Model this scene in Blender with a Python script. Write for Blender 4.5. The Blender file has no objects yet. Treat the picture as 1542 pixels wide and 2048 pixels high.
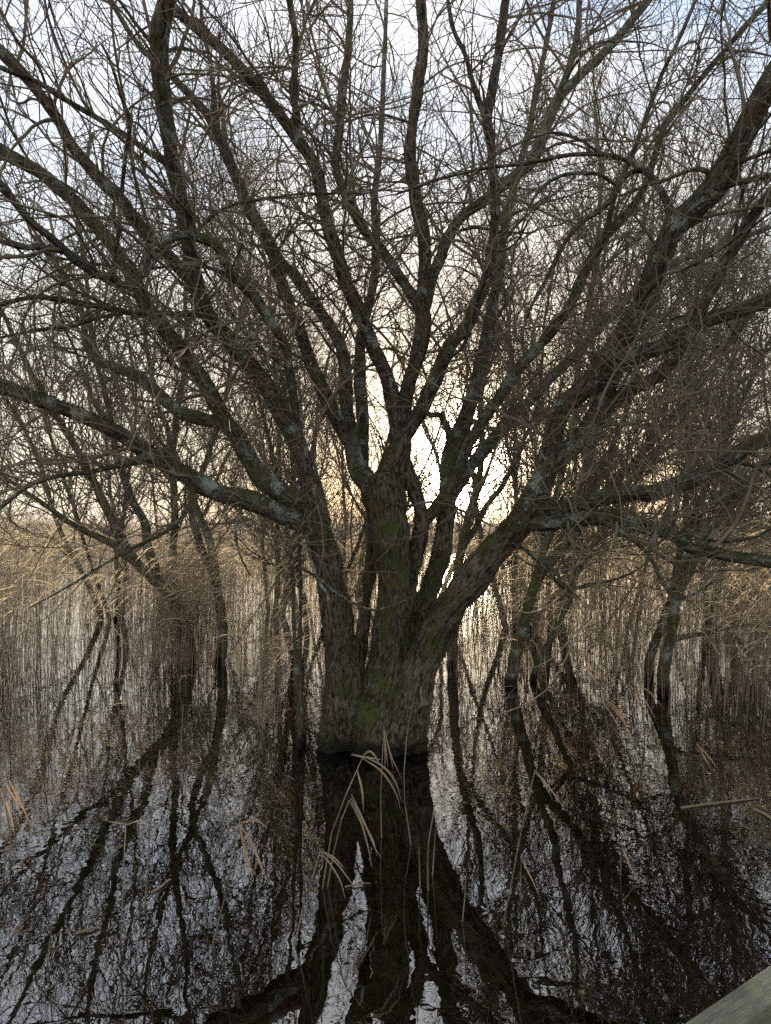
import bpy, math, random
import numpy as np
from mathutils import Vector
rng = np.random.default_rng(7)
random.seed(7)
R = math.radians
scene = bpy.context.scene
COL = scene.collection

# ------------------------------------------------------------------ camera geometry
F, CU, HZ, HC = 1420.0, 771.0, 1045.0, 1.90      # focal length and horizon of the photograph, eye height over the water

def P(u, v, d):
    return np.array([(u - CU) / F * d, d, HC - (v - HZ) / F * d])

def proj(p):
    p = np.asarray(p)
    y = np.maximum(p[..., 1], 1e-3)
    return CU + F * p[..., 0] / y, HZ + F * (HC - p[..., 2]) / y

def wl(v):                                        # distance of a point of the waterline seen on row v
    return F * HC / (v - HZ)

# ------------------------------------------------------------------ noise
def _h(i, j, k, s):
    n = (i * 374761393 + j * 668265263 + k * 2147483647 + s * 974711) & 0xffffffff
    n = ((n ^ (n >> 13)) * 1274126177) & 0xffffffff
    n = ((n ^ (n >> 16)) * 2246822519) & 0xffffffff
    return ((n ^ (n >> 13)) & 0xffff) / 32767.5 - 1.0

def noise(p, s=0):
    p = np.asarray(p, dtype=float)
    f = np.floor(p); t = p - f; t = t * t * (3 - 2 * t)
    i, j, k = (f[..., a].astype(np.int64) for a in range(3))
    r = 0
    for a in (0, 1):
        for b in (0, 1):
            for c in (0, 1):
                w = (t[..., 0] if a else 1 - t[..., 0]) * (t[..., 1] if b else 1 - t[..., 1]) * (t[..., 2] if c else 1 - t[..., 2])
                r = r + w * _h(i + a, j + b, k + c, s)
    return r

def norm(a):
    return a / np.maximum(np.linalg.norm(a, axis=-1, keepdims=True), 1e-9)

# ------------------------------------------------------------------ mesh helpers
def make_mesh(name, co, quads=None, tris=None, smooth=True, attrs=None):
    me = bpy.data.meshes.new(name)
    co = np.asarray(co, dtype=np.float32)
    me.vertices.add(len(co)); me.vertices.foreach_set('co', co.ravel())
    loops, starts, tot = [], [], 0
    for fa, n in ((quads, 4), (tris, 3)):
        if fa is not None and len(fa):
            fa = np.asarray(fa, dtype=np.int32)
            loops.append(fa.ravel()); starts.append(tot + np.arange(len(fa)) * n); tot += fa.size
    loops = np.concatenate(loops); starts = np.concatenate(starts).astype(np.int32)
    me.loops.add(len(loops)); me.loops.foreach_set('vertex_index', loops)
    me.polygons.add(len(starts)); me.polygons.foreach_set('loop_start', starts)
    me.polygons.foreach_set('use_smooth', np.full(len(starts), smooth))
    for k, v in (attrs or {}).items():
        v = np.asarray(v, dtype=np.float32)
        if v.ndim == 2:
            a = me.attributes.new(k, 'FLOAT_VECTOR', 'POINT'); a.data.foreach_set('vector', v.ravel())
        else:
            a = me.attributes.new(k, 'FLOAT', 'POINT'); a.data.foreach_set('value', v)
    me.update(calc_edges=True); me.validate()
    return me

def link(name, me, mat, parent=None, **props):
    o = bpy.data.objects.new(name, me); COL.objects.link(o)
    if mat is not None and me is not None and not me.materials:
        me.materials.append(mat)
    if parent is not None:
        o.parent = parent
        o.matrix_parent_inverse = parent.matrix_world.inverted()
    for k, v in props.items():
        o[k] = v
    return o

def empty(name, loc, **props):
    o = bpy.data.objects.new(name, None); COL.objects.link(o)
    o.location = loc; o.empty_display_size = .1
    for k, v in props.items():
        o[k] = v
    return o

def child(name, me, mat, root, **props):          # mesh given in world coordinates, parented to a root that was only moved
    o = bpy.data.objects.new(name, me); COL.objects.link(o)
    if mat is not None and not me.materials: me.materials.append(mat)
    o.parent = root
    o.location = -Vector(root.location) if root.parent is None else (0, 0, 0)
    for k, v in props.items():
        o[k] = v
    return o

def frames(pts):                                  # (M,N,3) -> tangents and two normals
    T = norm(np.gradient(pts, axis=1))
    m = np.abs(norm(pts[:, -1] - pts[:, 0]))
    ref = np.eye(3)[np.argmin(m, axis=1)][:, None, :]
    U = norm(np.cross(T, ref)); V = np.cross(T, U)
    return T, U, V

def tubes(pts, rad, k):                           # (M,N,3),(M,N) -> verts, quads
    pts = np.asarray(pts); rad = np.asarray(rad)
    M, N, _ = pts.shape
    T, U, V = frames(pts)
    a = np.arange(k) / k * 2 * math.pi
    ring = np.cos(a)[:, None] * U[:, :, None, :] + np.sin(a)[:, None] * V[:, :, None, :]
    co = pts[:, :, None, :] + rad[:, :, None, None] * ring
    idx = np.arange(M * N * k).reshape(M, N, k)
    nx = np.roll(idx, -1, axis=2)
    q = np.stack([idx[:, :-1], nx[:, :-1], nx[:, 1:], idx[:, 1:]], axis=-1).reshape(-1, 4)
    return co.reshape(-1, 3), q

class Soup:
    def __init__(s): s.c, s.q, s.n = [], [], 0
    def add(s, co, q):
        s.c.append(co); s.q.append(q + s.n); s.n += len(co)
    def tubes(s, pts, rad, k): s.add(*tubes(pts, rad, k))
    def mesh(s, name): return make_mesh(name, np.concatenate(s.c), np.concatenate(s.q))

def catmull(A, step):                             # A (n,c) control points, first three columns position -> resampled
    A = np.asarray(A, dtype=float)
    E = np.vstack([2 * A[0] - A[1], A, 2 * A[-1] - A[-2]])
    out = []
    for i in range(1, len(E) - 2):
        p0, p1, p2, p3 = E[i - 1:i + 3]
        n = max(2, int(np.linalg.norm((p2 - p1)[:3]) / step) + 1)
        t = np.linspace(0, 1, n, endpoint=False)[:, None]
        out.append(.5 * (2 * p1 + (p2 - p0) * t + (2 * p0 - 5 * p1 + 4 * p2 - p3) * t ** 2 + (3 * p1 - p0 - 3 * p2 + p3) * t ** 3))
    out.append(A[-1:])
    return np.concatenate(out)

def limb_mesh(name, S, cap=True, seed=0, rough=1.0):   # S (n,4): centre line and radius -> knobbly tube with a bark coordinate
    pts, r = S[:, :3], np.maximum(S[:, 3], .0015)
    k = int(np.clip(r.max() / .0045, 6, 26))
    co, q = tubes(pts[None], r[None], k)
    n = len(pts)
    s = np.concatenate([[0], np.cumsum(np.linalg.norm(np.diff(pts, axis=0), axis=1))])
    a = np.tile(np.arange(k) / k * 2 * math.pi, n); rr = np.repeat(r, k); ss = np.repeat(s, k)
    nrm = norm(co - np.repeat(pts, k, axis=0))
    bark = np.stack([np.cos(a) * rr, np.sin(a) * rr, ss], axis=1)
    cell = np.stack([bark[:, 0] * 9, bark[:, 1] * 9, ss * 5], axis=1)
    dsp = .09 * noise(cell + seed * 3.1) + .08 * noise(cell * np.array([2.6, 2.6, 2.1]) + 9.7 + seed)
    fur = noise(np.stack([bark[:, 0] * 60, bark[:, 1] * 60, ss * 11], axis=1) + seed)
    dsp = dsp * rr + np.minimum(rr * .12, .006) * fur
    co = co + nrm * (dsp * rough)[:, None]
    tris = []
    if cap:
        c0 = len(co); co = np.vstack([co, pts[-1] + (pts[-1] - pts[-2]) * .3]); bark = np.vstack([bark, [0, 0, s[-1]]])
        b = (n - 1) * k
        tris = [[b + i, b + (i + 1) % k, c0] for i in range(k)]
    return make_mesh(name, co, q, tris, attrs={'bark': bark})

# ------------------------------------------------------------------ materials
def new_mat(name):
    m = bpy.data.materials.new(name); m.use_nodes = True
    nt = m.node_tree; b = nt.nodes['Principled BSDF']
    return m, nt, b

def N(nt, kind, **kw):
    n = nt.nodes.new(kind)
    for k, v in kw.items():
        if k in n.inputs.keys(): n.inputs[k].default_value = v
        else: setattr(n, k, v)
    return n

def ramp(nt, src, stops):
    r = nt.nodes.new('ShaderNodeValToRGB')
    e = r.color_ramp.elements
    while len(e) < len(stops): e.new(.5)
    for el, (p, c) in zip(e, stops):
        el.position = p; el.color = (*c, 1) if len(c) == 3 else c
    nt.links.new(src, r.inputs[0])
    return r

def mixc(nt, fac, a, b):
    m = nt.nodes.new('ShaderNodeMix'); m.data_type = 'RGBA'
    for sock, v in ((m.inputs[0], fac), (m.inputs[6], a), (m.inputs[7], b)):
        if isinstance(v, (tuple, float, int)): sock.default_value = v if not isinstance(v, tuple) else (*v, 1)
        else: nt.links.new(v, sock)
    return m.outputs[2]

def bark_material(name, base=(.085, .069, .050), dark=(.012, .009, .007), moss=(.075, .085, .020), lichen=(.30, .34, .29), moss_amt=.5, lichen_amt=.5, attr=True, bump=.9):
    m, nt, b = new_mat(name)
    L = nt.links.new
    geo = N(nt, 'ShaderNodeNewGeometry')
    if attr:
        at = N(nt, 'ShaderNodeAttribute', attribute_name='bark'); vec = at.outputs['Vector']
    else:
        vec = geo.outputs['Position']
    mp = N(nt, 'ShaderNodeMapping'); mp.inputs['Scale'].default_value = (1, 1, .22); L(vec, mp.inputs[0])
    fur = N(nt, 'ShaderNodeTexNoise', Scale=62.0, Detail=5.0, Roughness=.62, Distortion=.35); L(mp.outputs[0], fur.inputs['Vector'])
    vor = N(nt, 'ShaderNodeTexVoronoi', Scale=46.0); vor.feature = 'DISTANCE_TO_EDGE'; L(mp.outputs[0], vor.inputs['Vector'])
    furr = ramp(nt, fur.outputs[0], [(.40, dark), (.50, base), (.64, tuple(min(1, c * 1.9) for c in base))])
    big = N(nt, 'ShaderNodeTexNoise', Scale=3.3, Detail=6.0, Roughness=.65); L(geo.outputs['Position'], big.inputs['Vector'])
    fine = N(nt, 'ShaderNodeTexNoise', Scale=38.0, Detail=4.0, Roughness=.7); L(geo.outputs['Position'], fine.inputs['Vector'])
    sep = N(nt, 'ShaderNodeSeparateXYZ'); L(geo.outputs['Normal'], sep.inputs[0])
    # moss: patches, more on what faces up
    a1 = N(nt, 'ShaderNodeMath', operation='MULTIPLY_ADD'); L(sep.outputs['Z'], a1.inputs[0]); a1.inputs[1].default_value = .10; L(big.outputs[0], a1.inputs[2])
    a2 = N(nt, 'ShaderNodeMath', operation='MULTIPLY_ADD'); L(fine.outputs[0], a2.inputs[0]); a2.inputs[1].default_value = .28; L(a1.outputs[0], a2.inputs[2])
    e = .80 - .22 * moss_amt
    ms = ramp(nt, a2.outputs[0], [(e - .09, (0, 0, 0)), (e + .06, (1, 1, 1))])
    mcol = ramp(nt, fine.outputs[0], [(.35, tuple(c * .45 for c in moss)), (.65, moss)])
    col = mixc(nt, ms.outputs[0], furr.outputs[0], mcol.outputs[0])
    # lichen crust
    lb = N(nt, 'ShaderNodeTexNoise', Scale=7.0, Detail=3.0, Roughness=.6); L(geo.outputs['Position'], lb.inputs['Vector'])
    lf = N(nt, 'ShaderNodeTexNoise', Scale=85.0, Detail=3.0, Roughness=.7); L(geo.outputs['Position'], lf.inputs['Vector'])
    l2 = N(nt, 'ShaderNodeMath', operation='MULTIPLY_ADD'); L(lf.outputs[0], l2.inputs[0]); l2.inputs[1].default_value = .75; L(lb.outputs[0], l2.inputs[2])
    e = 1.10 - .24 * lichen_amt
    lm = ramp(nt, l2.outputs[0], [(e - .05, (0, 0, 0)), (e + .09, (.85, .85, .85))])
    col = mixc(nt, lm.outputs[0], col, lichen)
    sp_ = N(nt, 'ShaderNodeSeparateXYZ'); L(geo.outputs['Position'], sp_.inputs[0])
    wz = N(nt, 'ShaderNodeMath', operation='MULTIPLY_ADD'); L(big.outputs[0], wz.inputs[0]); wz.inputs[1].default_value = -.14; L(sp_.outputs['Z'], wz.inputs[2])
    wet = ramp(nt, wz.outputs[0], [(.0, (1, 1, 1)), (.06, (0, 0, 0))])                          # wet stain just over the waterline
    col = mixc(nt, wet.outputs[0], col, (.012, .010, .007))
    L(col, b.inputs['Base Color'])
    b.inputs['Roughness'].default_value = .85
    b.inputs['Specular IOR Level'].default_value = .25
    h = N(nt, 'ShaderNodeMath', operation='MULTIPLY_ADD'); L(fur.outputs[0], h.inputs[0]); h.inputs[1].default_value = 1.4; L(lm.outputs[0], h.inputs[2])
    h2 = N(nt, 'ShaderNodeMath', operation='MULTIPLY_ADD'); L(fine.outputs[0], h2.inputs[0]); h2.inputs[1].default_value = .6; L(h.outputs[0], h2.inputs[2])
    bp = N(nt, 'ShaderNodeBump', Strength=bump, Distance=.022); L(h2.outputs[0], bp.inputs['Height'])
    L(bp.outputs[0], b.inputs['Normal'])
    return m

def twig_material(name, a=(.105, .082, .053), b_=(.20, .165, .105), lichen=(.31, .32, .22), la=.45):
    m, nt, b = new_mat(name); L = nt.links.new
    geo = N(nt, 'ShaderNodeNewGeometry')
    n1 = N(nt, 'ShaderNodeTexNoise', Scale=2.2, Detail=3.0); L(geo.outputs['Position'], n1.inputs['Vector'])
    c = ramp(nt, n1.outputs[0], [(.35, a), (.65, b_)])
    n2 = N(nt, 'ShaderNodeTexNoise', Scale=26.0, Detail=3.0, Roughness=.7); L(geo.outputs['Position'], n2.inputs['Vector'])
    e = .78 - .3 * la
    f = ramp(nt, n2.outputs[0], [(e, (0, 0, 0)), (e + .12, (.8, .8, .8))])
    L(mixc(nt, f.outputs[0], c.outputs[0], lichen), b.inputs['Base Color'])
    b.inputs['Roughness'].default_value = .75; b.inputs['Specular IOR Level'].default_value = .3
    return m

def straw_material(name, lo, hi, trans=.35, scale=3.0):
    m, nt, b = new_mat(name); L = nt.links.new
    geo = N(nt, 'ShaderNodeNewGeometry')
    n1 = N(nt, 'ShaderNodeTexNoise', Scale=scale, Detail=4.0, Roughness=.6); L(geo.outputs['Position'], n1.inputs['Vector'])
    n2 = N(nt, 'ShaderNodeTexWhiteNoise'); n2.noise_dimensions = '1D'; L(geo.outputs['Random Per Island'], n2.inputs['W'])
    ad = N(nt, 'ShaderNodeMath', operation='MULTIPLY_ADD'); L(n2.outputs['Value'], ad.inputs[0]); ad.inputs[1].default_value = .5; L(n1.outputs[0], ad.inputs[2])
    c = ramp(nt, ad.outputs[0], [(.40, lo), (1.0, hi)])
    L(c.outputs[0], b.inputs['Base Color']); b.inputs['Roughness'].default_value = .6
    tr = N(nt, 'ShaderNodeBsdfTranslucent'); L(c.outputs[0], tr.inputs[0])
    mx = N(nt, 'ShaderNodeMixShader'); mx.inputs[0].default_value = trans
    L(b.outputs[0], mx.inputs[1]); L(tr.outputs[0], mx.inputs[2])
    L(mx.outputs[0], nt.nodes['Material Output'].inputs[0])
    return m

M_TRUNK = bark_material('trunk_bark', moss_amt=.30, lichen_amt=.08)
M_LIMB = bark_material('limb_bark', moss_amt=.5, lichen_amt=.62)
M_LICHEN = bark_material('lichen_bark', moss_amt=.35, lichen_amt=.72)
M_BROWN = bark_material('brown_bark', base=(.070, .054, .040), moss_amt=.25, lichen_amt=.3)
M_BACK = bark_material('back_bark', base=(.095, .078, .056), moss_amt=.6, lichen_amt=.3, bump=.6)
M_TWIG = twig_material('twig_bark')
M_TWIGB = twig_material('back_twig_bark', a=(.11, .085, .058), b_=(.19, .155, .105), la=.3)
M_REED = straw_material('reed_stem_straw', (.085, .063, .042), (.48, .39, .27), .3)
M_LEAF = straw_material('reed_leaf_straw', (.22, .165, .10), (.68, .56, .38), .55)
M_RUST = straw_material('rust_leaf_straw', (.36, .22, .12), (.62, .46, .31), .5)

# ------------------------------------------------------------------ branching
def parents_of(lines):                            # list of (n,4) -> concatenated sample pool
    X, T, Rr, W, Q = [], [], [], [], []
    for S in lines:
        p = S[:, :3]
        ds = np.linalg.norm(np.diff(p, axis=0), axis=1); ds = np.append(ds, ds[-1])
        X.append(p); T.append(norm(np.gradient(p, axis=0))); Rr.append(S[:, 3]); W.append(ds); Q.append(np.linspace(0, 1, len(p)))
    return [np.concatenate(a) for a in (X, T, Rr, W, Q)]

def grow(X, D, Ln, r0, r1, n, wander, sag, lift, g):
    M = len(X); pts = np.zeros((M, n, 3)); pts[:, 0] = X
    D = norm(D.copy()); st = (Ln / (n - 1))[:, None]
    bend = norm(g.normal(size=(M, 3))) * .15
    for i in range(1, n):
        t = i / (n - 1)
        D = norm(D + bend + g.normal(size=(M, 3)) * wander + np.array([0, 0, 1.0]) * (lift * t - sag * (1 - t)))
        pts[:, i] = pts[:, i - 1] + D * st
    tt = np.linspace(0, 1, n)
    rad = r0[:, None] * (1 - tt) ** .8 + r1 * (1 - (1 - tt) ** .8)
    return pts, rad

def spawn(pool, count, g, ln, rr, rmax, r1, n, ang=(28, 72), wander=.12, sag=.05, lift=.12, up=.25, tmin=.1, keep=None, out=None):
    X, T, Rr, W, Q = pool
    w = W * (Q > tmin); w = w / w.sum()
    i = g.choice(len(X), size=count, p=w)
    q = norm(np.cross(T[i], g.normal(size=(count, 3))) + np.array([0, 0, up]))
    if out is not None:
        q = norm(q + out(X[i]))
    a = np.radians(g.uniform(*ang, size=count))[:, None]
    D = np.cos(a) * T[i] + np.sin(a) * q
    Ln = g.uniform(*ln, size=count) * (1 - .35 * Q[i])
    r0 = np.minimum(Rr[i] * rr, rmax) * g.uniform(.6, 1.0, size=count)
    pts, rad = grow(X[i] + g.normal(size=(count, 3)) * .004, D, Ln, r0, r1, n, wander, sag, lift, g)
    if keep is not None:
        m = keep(pts, g); pts, rad = pts[m], rad[m]
    return pts, rad

def pool_of(pts, rad):
    return parents_of([np.concatenate([p, r[:, None]], axis=1) for p, r in zip(pts, rad)])

# ------------------------------------------------------------------ the big willow
LIMBS = {}
WSC = dict(L_stem=(.78, .58), C_stem=(.80, .84), D_stem=(.7, .72), K_stem=(.84, .80), Z_stem=(.55, .74), M_stem=(.74, .72), R_stem=(.74, .66),
           L=(.60, .92), L2=(.68, .80), L3=(.72, .8), Lb=(.8, .8), CM=(.74, .74), CR=(.74, .74), R=(.68, .86), Rb=(.86, .95), R4=(.8, .92), R5=(.78, .85), CM2=(.80, .80), L4=(.9, .9))   # fraction of the traced outline that is wood
def trace(key, pts, d0=None, d1=None, parent=None, step=.035, wob=.0035, smax=None):
    """pts: (u, v, width in photo pixels[, depth]); depths run from the fork to d1"""
    A = np.array([p[:3] for p in pts], dtype=float)
    w0, w1 = WSC.get(key, (.80, .82) if not key.startswith('bg') else (.95, .95))
    A[:, 2] *= np.linspace(w0, w1, len(A))
    s = np.concatenate([[0], np.cumsum(np.hypot(*np.diff(A[:, :2], axis=0).T))]); s /= s[-1]
    pr = None
    if parent:
        Sp = LIMBS[parent]['S']; u, v = proj(Sp[:, :3])
        j = int(np.argmin((u - A[0, 0]) ** 2 + (v - A[0, 1]) ** 2)); d0 = Sp[j, 1]; pr = Sp[j]
    d = d0 + (d1 - d0) * s
    for i, p in enumerate(pts):
        if len(p) > 3: d[i] = p[3]
    C = np.array([[*P(a[0], a[1], dd), a[2] / 2 / F * dd] for a, dd in zip(A, d)])
    if pr is not None:
        C[0, :3] = pr[:3]; C[0, 3] = min(pr[3] * .85, C[0, 3] * 1.25)
    S = catmull(C, step)
    fade = np.clip(np.linspace(0, len(S) * step, len(S)) / .3, 0, 1)[:, None] * np.clip(S[:, 3:4] / .02, .35, 1)
    k = S[:, :3] * 5
    S[:, :3] += wob * 1.6 * fade * np.stack([noise(k, 1), noise(k, 2), noise(k, 3)], axis=1)
    LIMBS[key] = dict(S=S, parent=parent)
    return S

B = 6.12
trace('L_stem', [(700, 1590, 150), (692, 1490, 122), (680, 1300, 90), (668, 1200, 82), (655, 1130, 80), (637, 1060, 84), (622, 985, 66), (612, 950, 60)], B - .05, 5.95)
trace('C_stem', [(748, 1590, 190), (750, 1480, 150), (774, 1350, 106), (783, 1260, 90), (788, 1200, 80), (788, 1143, 78), (779, 1040, 88), (773, 985, 90), (768, 955, 74)], B - .12, B)
trace('D_stem', [(714, 1580, 40), (716, 1450, 36), (720, 1310, 30), (733, 1200, 28), (744, 1100, 27), (741, 1040, 24), (731, 985, 28), (728, 950, 30)], B + .30, B + .46)
trace('K_stem', [(770, 985, 80), (784, 950, 60), (796, 905, 54), (800, 870, 50)], B, B + .02)
trace('Z_stem', [(806, 1420, 70), (815, 1300, 54), (823, 1160, 48), (834, 1095, 45), (842, 1045, 42), (830, 990, 36), (812, 940, 34), (800, 895, 30)], B + .05, B + .05)
trace('M_stem', [(792, 1580, 110), (815, 1400, 84), (830, 1300, 68), (850, 1208, 60), (873, 1143, 56), (889, 1078, 51), (897, 1013, 46), (896, 975, 44)], B + .08, B + .15)
trace('R_stem', [(772, 1590, 150), (798, 1480, 128), (836, 1350, 100), (866, 1273, 88), (908, 1205, 85), (954, 1143, 86), (984, 1110, 84), (1036, 1050, 80)], B - .1, 5.72)
STEMS = ['L_stem', 'C_stem', 'D_stem', 'K_stem', 'Z_stem', 'M_stem', 'R_stem']
X_ = lambda k, p: [(LIMBS[k]['S'], p)]
T = trace
T('L', [(618, 970, 64), (605, 920, 58), (588, 870, 54), (555, 815, 50), (520, 755, 50), (475, 700, 46), (440, 660, 44), (415, 630, 44), (398, 590, 46), (385, 545, 46), (377, 490, 38), (365, 425, 36), (350, 350, 36), (338, 280, 36), (326, 200, 39), (318, 110, 41), (322, 50, 40), (334, 0, 38), (350, -60, 36)], d1=4.5, parent='L_stem')
T('Lb', [(388, 565, 38), (370, 545, 34), (340, 515, 32), (305, 480, 32), (270, 440, 31), (235, 395, 30), (200, 360, 29), (170, 325, 29), (140, 285, 28), (115, 240, 28), (85, 195, 28), (50, 150, 28), (0, 100, 28), (-60, 40, 26), (-130, -30, 22)], d1=4.6, parent='L')
T('L2', [(632, 1058, 70), (575, 1032, 60), (500, 1002, 56), (435, 985, 52), (380, 955, 50), (320, 920, 46), (275, 892, 42), (225, 860, 39), (150, 825, 38), (75, 800, 37), (0, 770, 35), (-90, 745, 30), (-200, 730, 22)], d1=5.0, parent='L_stem')
T('L3', [(624, 1010, 62), (590, 1000, 58), (530, 965, 54), (500, 920, 50), (475, 875, 48), (452, 845, 46), (430, 800, 42), (400, 750, 42), (370, 710, 40), (330, 660, 39), (295, 615, 38), (275, 575, 36), (250, 525, 36), (215, 475, 36), (175, 430, 35), (135, 390, 34), (80, 345, 34), (0, 300, 32), (-80, 250, 30), (-180, 190, 24)], d1=5.4, parent='L_stem')
T('L3b', [(452, 850, 38), (410, 840, 34), (360, 825, 32), (320, 790, 30), (280, 755, 28), (230, 735, 24), (190, 715, 20), (170, 680, 18), (165, 630, 14), (130, 560, 12), (80, 480, 9)], d1=7.2, parent='L3')
T('L4', [(600, 905, 24), (591, 825, 20), (580, 750, 20), (565, 680, 20), (535, 635, 22), (505, 590, 24), (465, 550, 22), (445, 505, 20), (415, 482, 21), (370, 472, 19), (325, 482, 17), (300, 505, 21), (288, 530, 21), (268, 572, 19), (225, 562, 19), (165, 532, 20), (115, 487, 18), (55, 437, 16), (0, 365, 15), (-50, 310, 12)], d1=4.0, parent='L')
T('L4b', [(222, 562, 12), (228, 520, 11), (235, 480, 11), (240, 420, 10), (246, 350, 10), (255, 280, 12), (260, 240, 12), (245, 200, 9), (230, 150, 8), (215, 110, 7), (200, 85, 5)], d1=3.9, parent='L4')
T('L4c', [(190, 545, 14), (150, 512, 14), (90, 497, 14), (45, 495, 13), (0, 482, 12), (-60, 470, 9)], d1=4.2, parent='L4')
T('L6', [(338, 332, 20), (300, 305, 16), (250, 270, 15), (200, 240, 14), (140, 205, 14), (75, 165, 13), (0, 135, 12), (-70, 100, 9)], d1=4.4, parent='L')
T('CLa', [(752, 1000, 60), (725, 955, 50), (708, 910, 44), (698, 850, 36), (692, 800, 32), (689, 720, 30), (672, 672, 28), (645, 630, 28), (622, 600, 26), (595, 560, 24), (565, 525, 20), (530, 460, 18), (490, 390, 15), (455, 300, 12), (440, 200, 9)], d1=7.2, parent='C_stem')
T('CLb', [(704, 890, 38), (685, 862, 36), (665, 820, 36), (640, 765, 34), (615, 710, 32), (600, 660, 30), (582, 620, 30), (565, 575, 29), (550, 525, 28), (530, 475, 27), (500, 425, 26), (475, 360, 25), (450, 300, 24), (425, 245, 24), (400, 210, 20), (360, 170, 17), (320, 130, 14), (270, 80, 12), (220, 0, 10)], d1=5.8, parent='CLa')
T('CLc', [(425, 250, 16), (428, 190, 13), (420, 120, 11), (405, 60, 10), (400, -20, 8)], d1=6, parent='CLb')
T('D', [(729, 960, 30), (726, 850, 30), (720, 750, 30), (722, 680, 28), (735, 620, 25), (748, 560, 22), (752, 480, 19), (748, 400, 17), (760, 300, 15), (765, 200, 13), (770, 80, 11), (775, -40, 9)], d1=7.4, parent='D_stem')
T('CM', [(799, 880, 46), (787, 810, 43), (772, 750, 42), (750, 700, 40), (730, 655, 39), (710, 605, 38), (690, 560, 37), (675, 510, 36), (655, 450, 36), (640, 370, 36), (625, 320, 35), (600, 285, 33), (565, 235, 31), (530, 190, 31), (490, 145, 30), (440, 95, 29), (390, 55, 28), (350, 20, 27), (300, -30, 26), (230, -110, 22)], d1=5.2, parent='K_stem')
T('CMb', [(600, 290, 20), (592, 220, 18), (590, 150, 17), (592, 90, 16), (580, 0, 15), (570, -70, 13)], d1=5.2, parent='CM')
T('CM2', [(801, 872, 46), (808, 815, 38), (818, 765, 37), (832, 725, 37), (846, 650, 39), (845, 600, 36), (851, 550, 34), (846, 475, 32), (831, 400, 30), (821, 325, 29), (826, 250, 28), (836, 175, 28), (846, 100, 27), (841, 0, 25), (838, -90, 22)], d1=5.7, parent='K_stem')
T('CM3', [(842, 635, 30), (821, 585, 27), (801, 555, 26), (771, 510, 25), (745, 480, 24), (720, 450, 24), (690, 390, 23), (672, 325, 22), (680, 250, 20), (690, 150, 18), (700, 50, 16), (702, -60, 14)], d1=6.6, parent='CM2')
T('CR', [(803, 876, 44), (836, 832, 42), (856, 790, 40), (876, 740, 40), (901, 690, 38), (931, 655, 35), (951, 612, 32), (971, 565, 29), (981, 515, 28), (991, 425, 27), (986, 350, 26), (981, 290, 26), (976, 235, 26), (986, 175, 25), (998, 100, 25), (1011, 0, 24), (1020, -90, 21)], d1=5.6, parent='K_stem')
T('CRb', [(976, 240, 18), (950, 180, 14), (930, 110, 12), (905, 50, 11), (890, -40, 9)], d1=5.6, parent='CR')
T('G', [(848, 625, 28), (868, 550, 27), (895, 480, 27), (926, 430, 26), (971, 400, 27), (1006, 370, 27), (1040, 345, 26), (1065, 320, 26), (1091, 260, 26), (1116, 200, 25), (1156, 155, 24), (1201, 115, 22), (1251, 55, 20), (1296, 0, 18), (1360, -80, 15)], d1=6.6, parent='CM2')
T('Gb', [(1116, 205, 20), (1140, 130, 17), (1155, 60, 15), (1160, -40, 13)], d1=6.8, parent='G')
T('Z', [(842, 1050, 36), (862, 1030, 30), (878, 1010, 29), (896, 980, 28), (915, 948, 28), (926, 914, 28), (943, 878, 28), (971, 835, 28), (996, 800, 28), (1021, 760, 28), (1056, 715, 27), (1101, 665, 26), (1141, 605, 25), (1161, 560, 25), (1191, 505, 24), (1221, 460, 24), (1256, 425, 22), (1285, 380, 18), (1306, 325, 16), (1326, 260, 15), (1351, 225, 15), (1396, 165, 14), (1451, 100, 14), (1506, 35, 13), (1580, -50, 11)], d1=5.0, parent='Z_stem')
T('M', [(896, 985, 46), (899, 930, 43), (911, 890, 44), (926, 850, 40), (946, 790, 36), (966, 715, 35), (976, 665, 31), (985, 610, 25), (1000, 540, 21), (1010, 450, 18), (1035, 350, 16), (1060, 250, 15), (1080, 150, 13), (1100, 50, 12), (1115, -60, 10)], d1=7.3, parent='M_stem')
T('Mb', [(898, 1005, 38), (926, 952, 34), (951, 920, 32), (986, 880, 29), (1021, 835, 27), (1071, 790, 26), (1111, 745, 24), (1151, 710, 23), (1191, 660, 22), (1221, 630, 21), (1251, 600, 20), (1300, 555, 18), (1350, 525, 17), (1420, 500, 15), (1500, 470, 13), (1600, 430, 11)], d1=7.2, parent='M_stem')
T('Mc', [(906, 895, 20), (893, 850, 17), (880, 830, 15), (862, 830, 12), (845, 822, 8)], d1=6.0, parent='M')
T('R', [(1010, 1080, 82), (1036, 1050, 79), (1071, 990, 75), (1091, 945, 63), (1101, 900, 56), (1111, 850, 53), (1131, 810, 53), (1171, 775, 54), (1201, 735, 53), (1231, 690, 53), (1261, 650, 53), (1286, 605, 53), (1311, 540, 53), (1328, 495, 55), (1351, 450, 59), (1396, 410, 62), (1441, 360, 61), (1471, 300, 59), (1501, 235, 59), (1541, 165, 57), (1600, 70, 54), (1680, -60, 50)], d1=3.9, parent='R_stem')
T('Rb', [(1093, 950, 48), (1121, 915, 45), (1166, 870, 44), (1190, 835, 42), (1215, 775, 40), (1236, 735, 38), (1281, 708, 36), (1330, 690, 34), (1381, 660, 33), (1421, 640, 32), (1481, 620, 32), (1541, 600, 32), (1620, 570, 30), (1720, 530, 24)], d1=4.9, parent='R')
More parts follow.
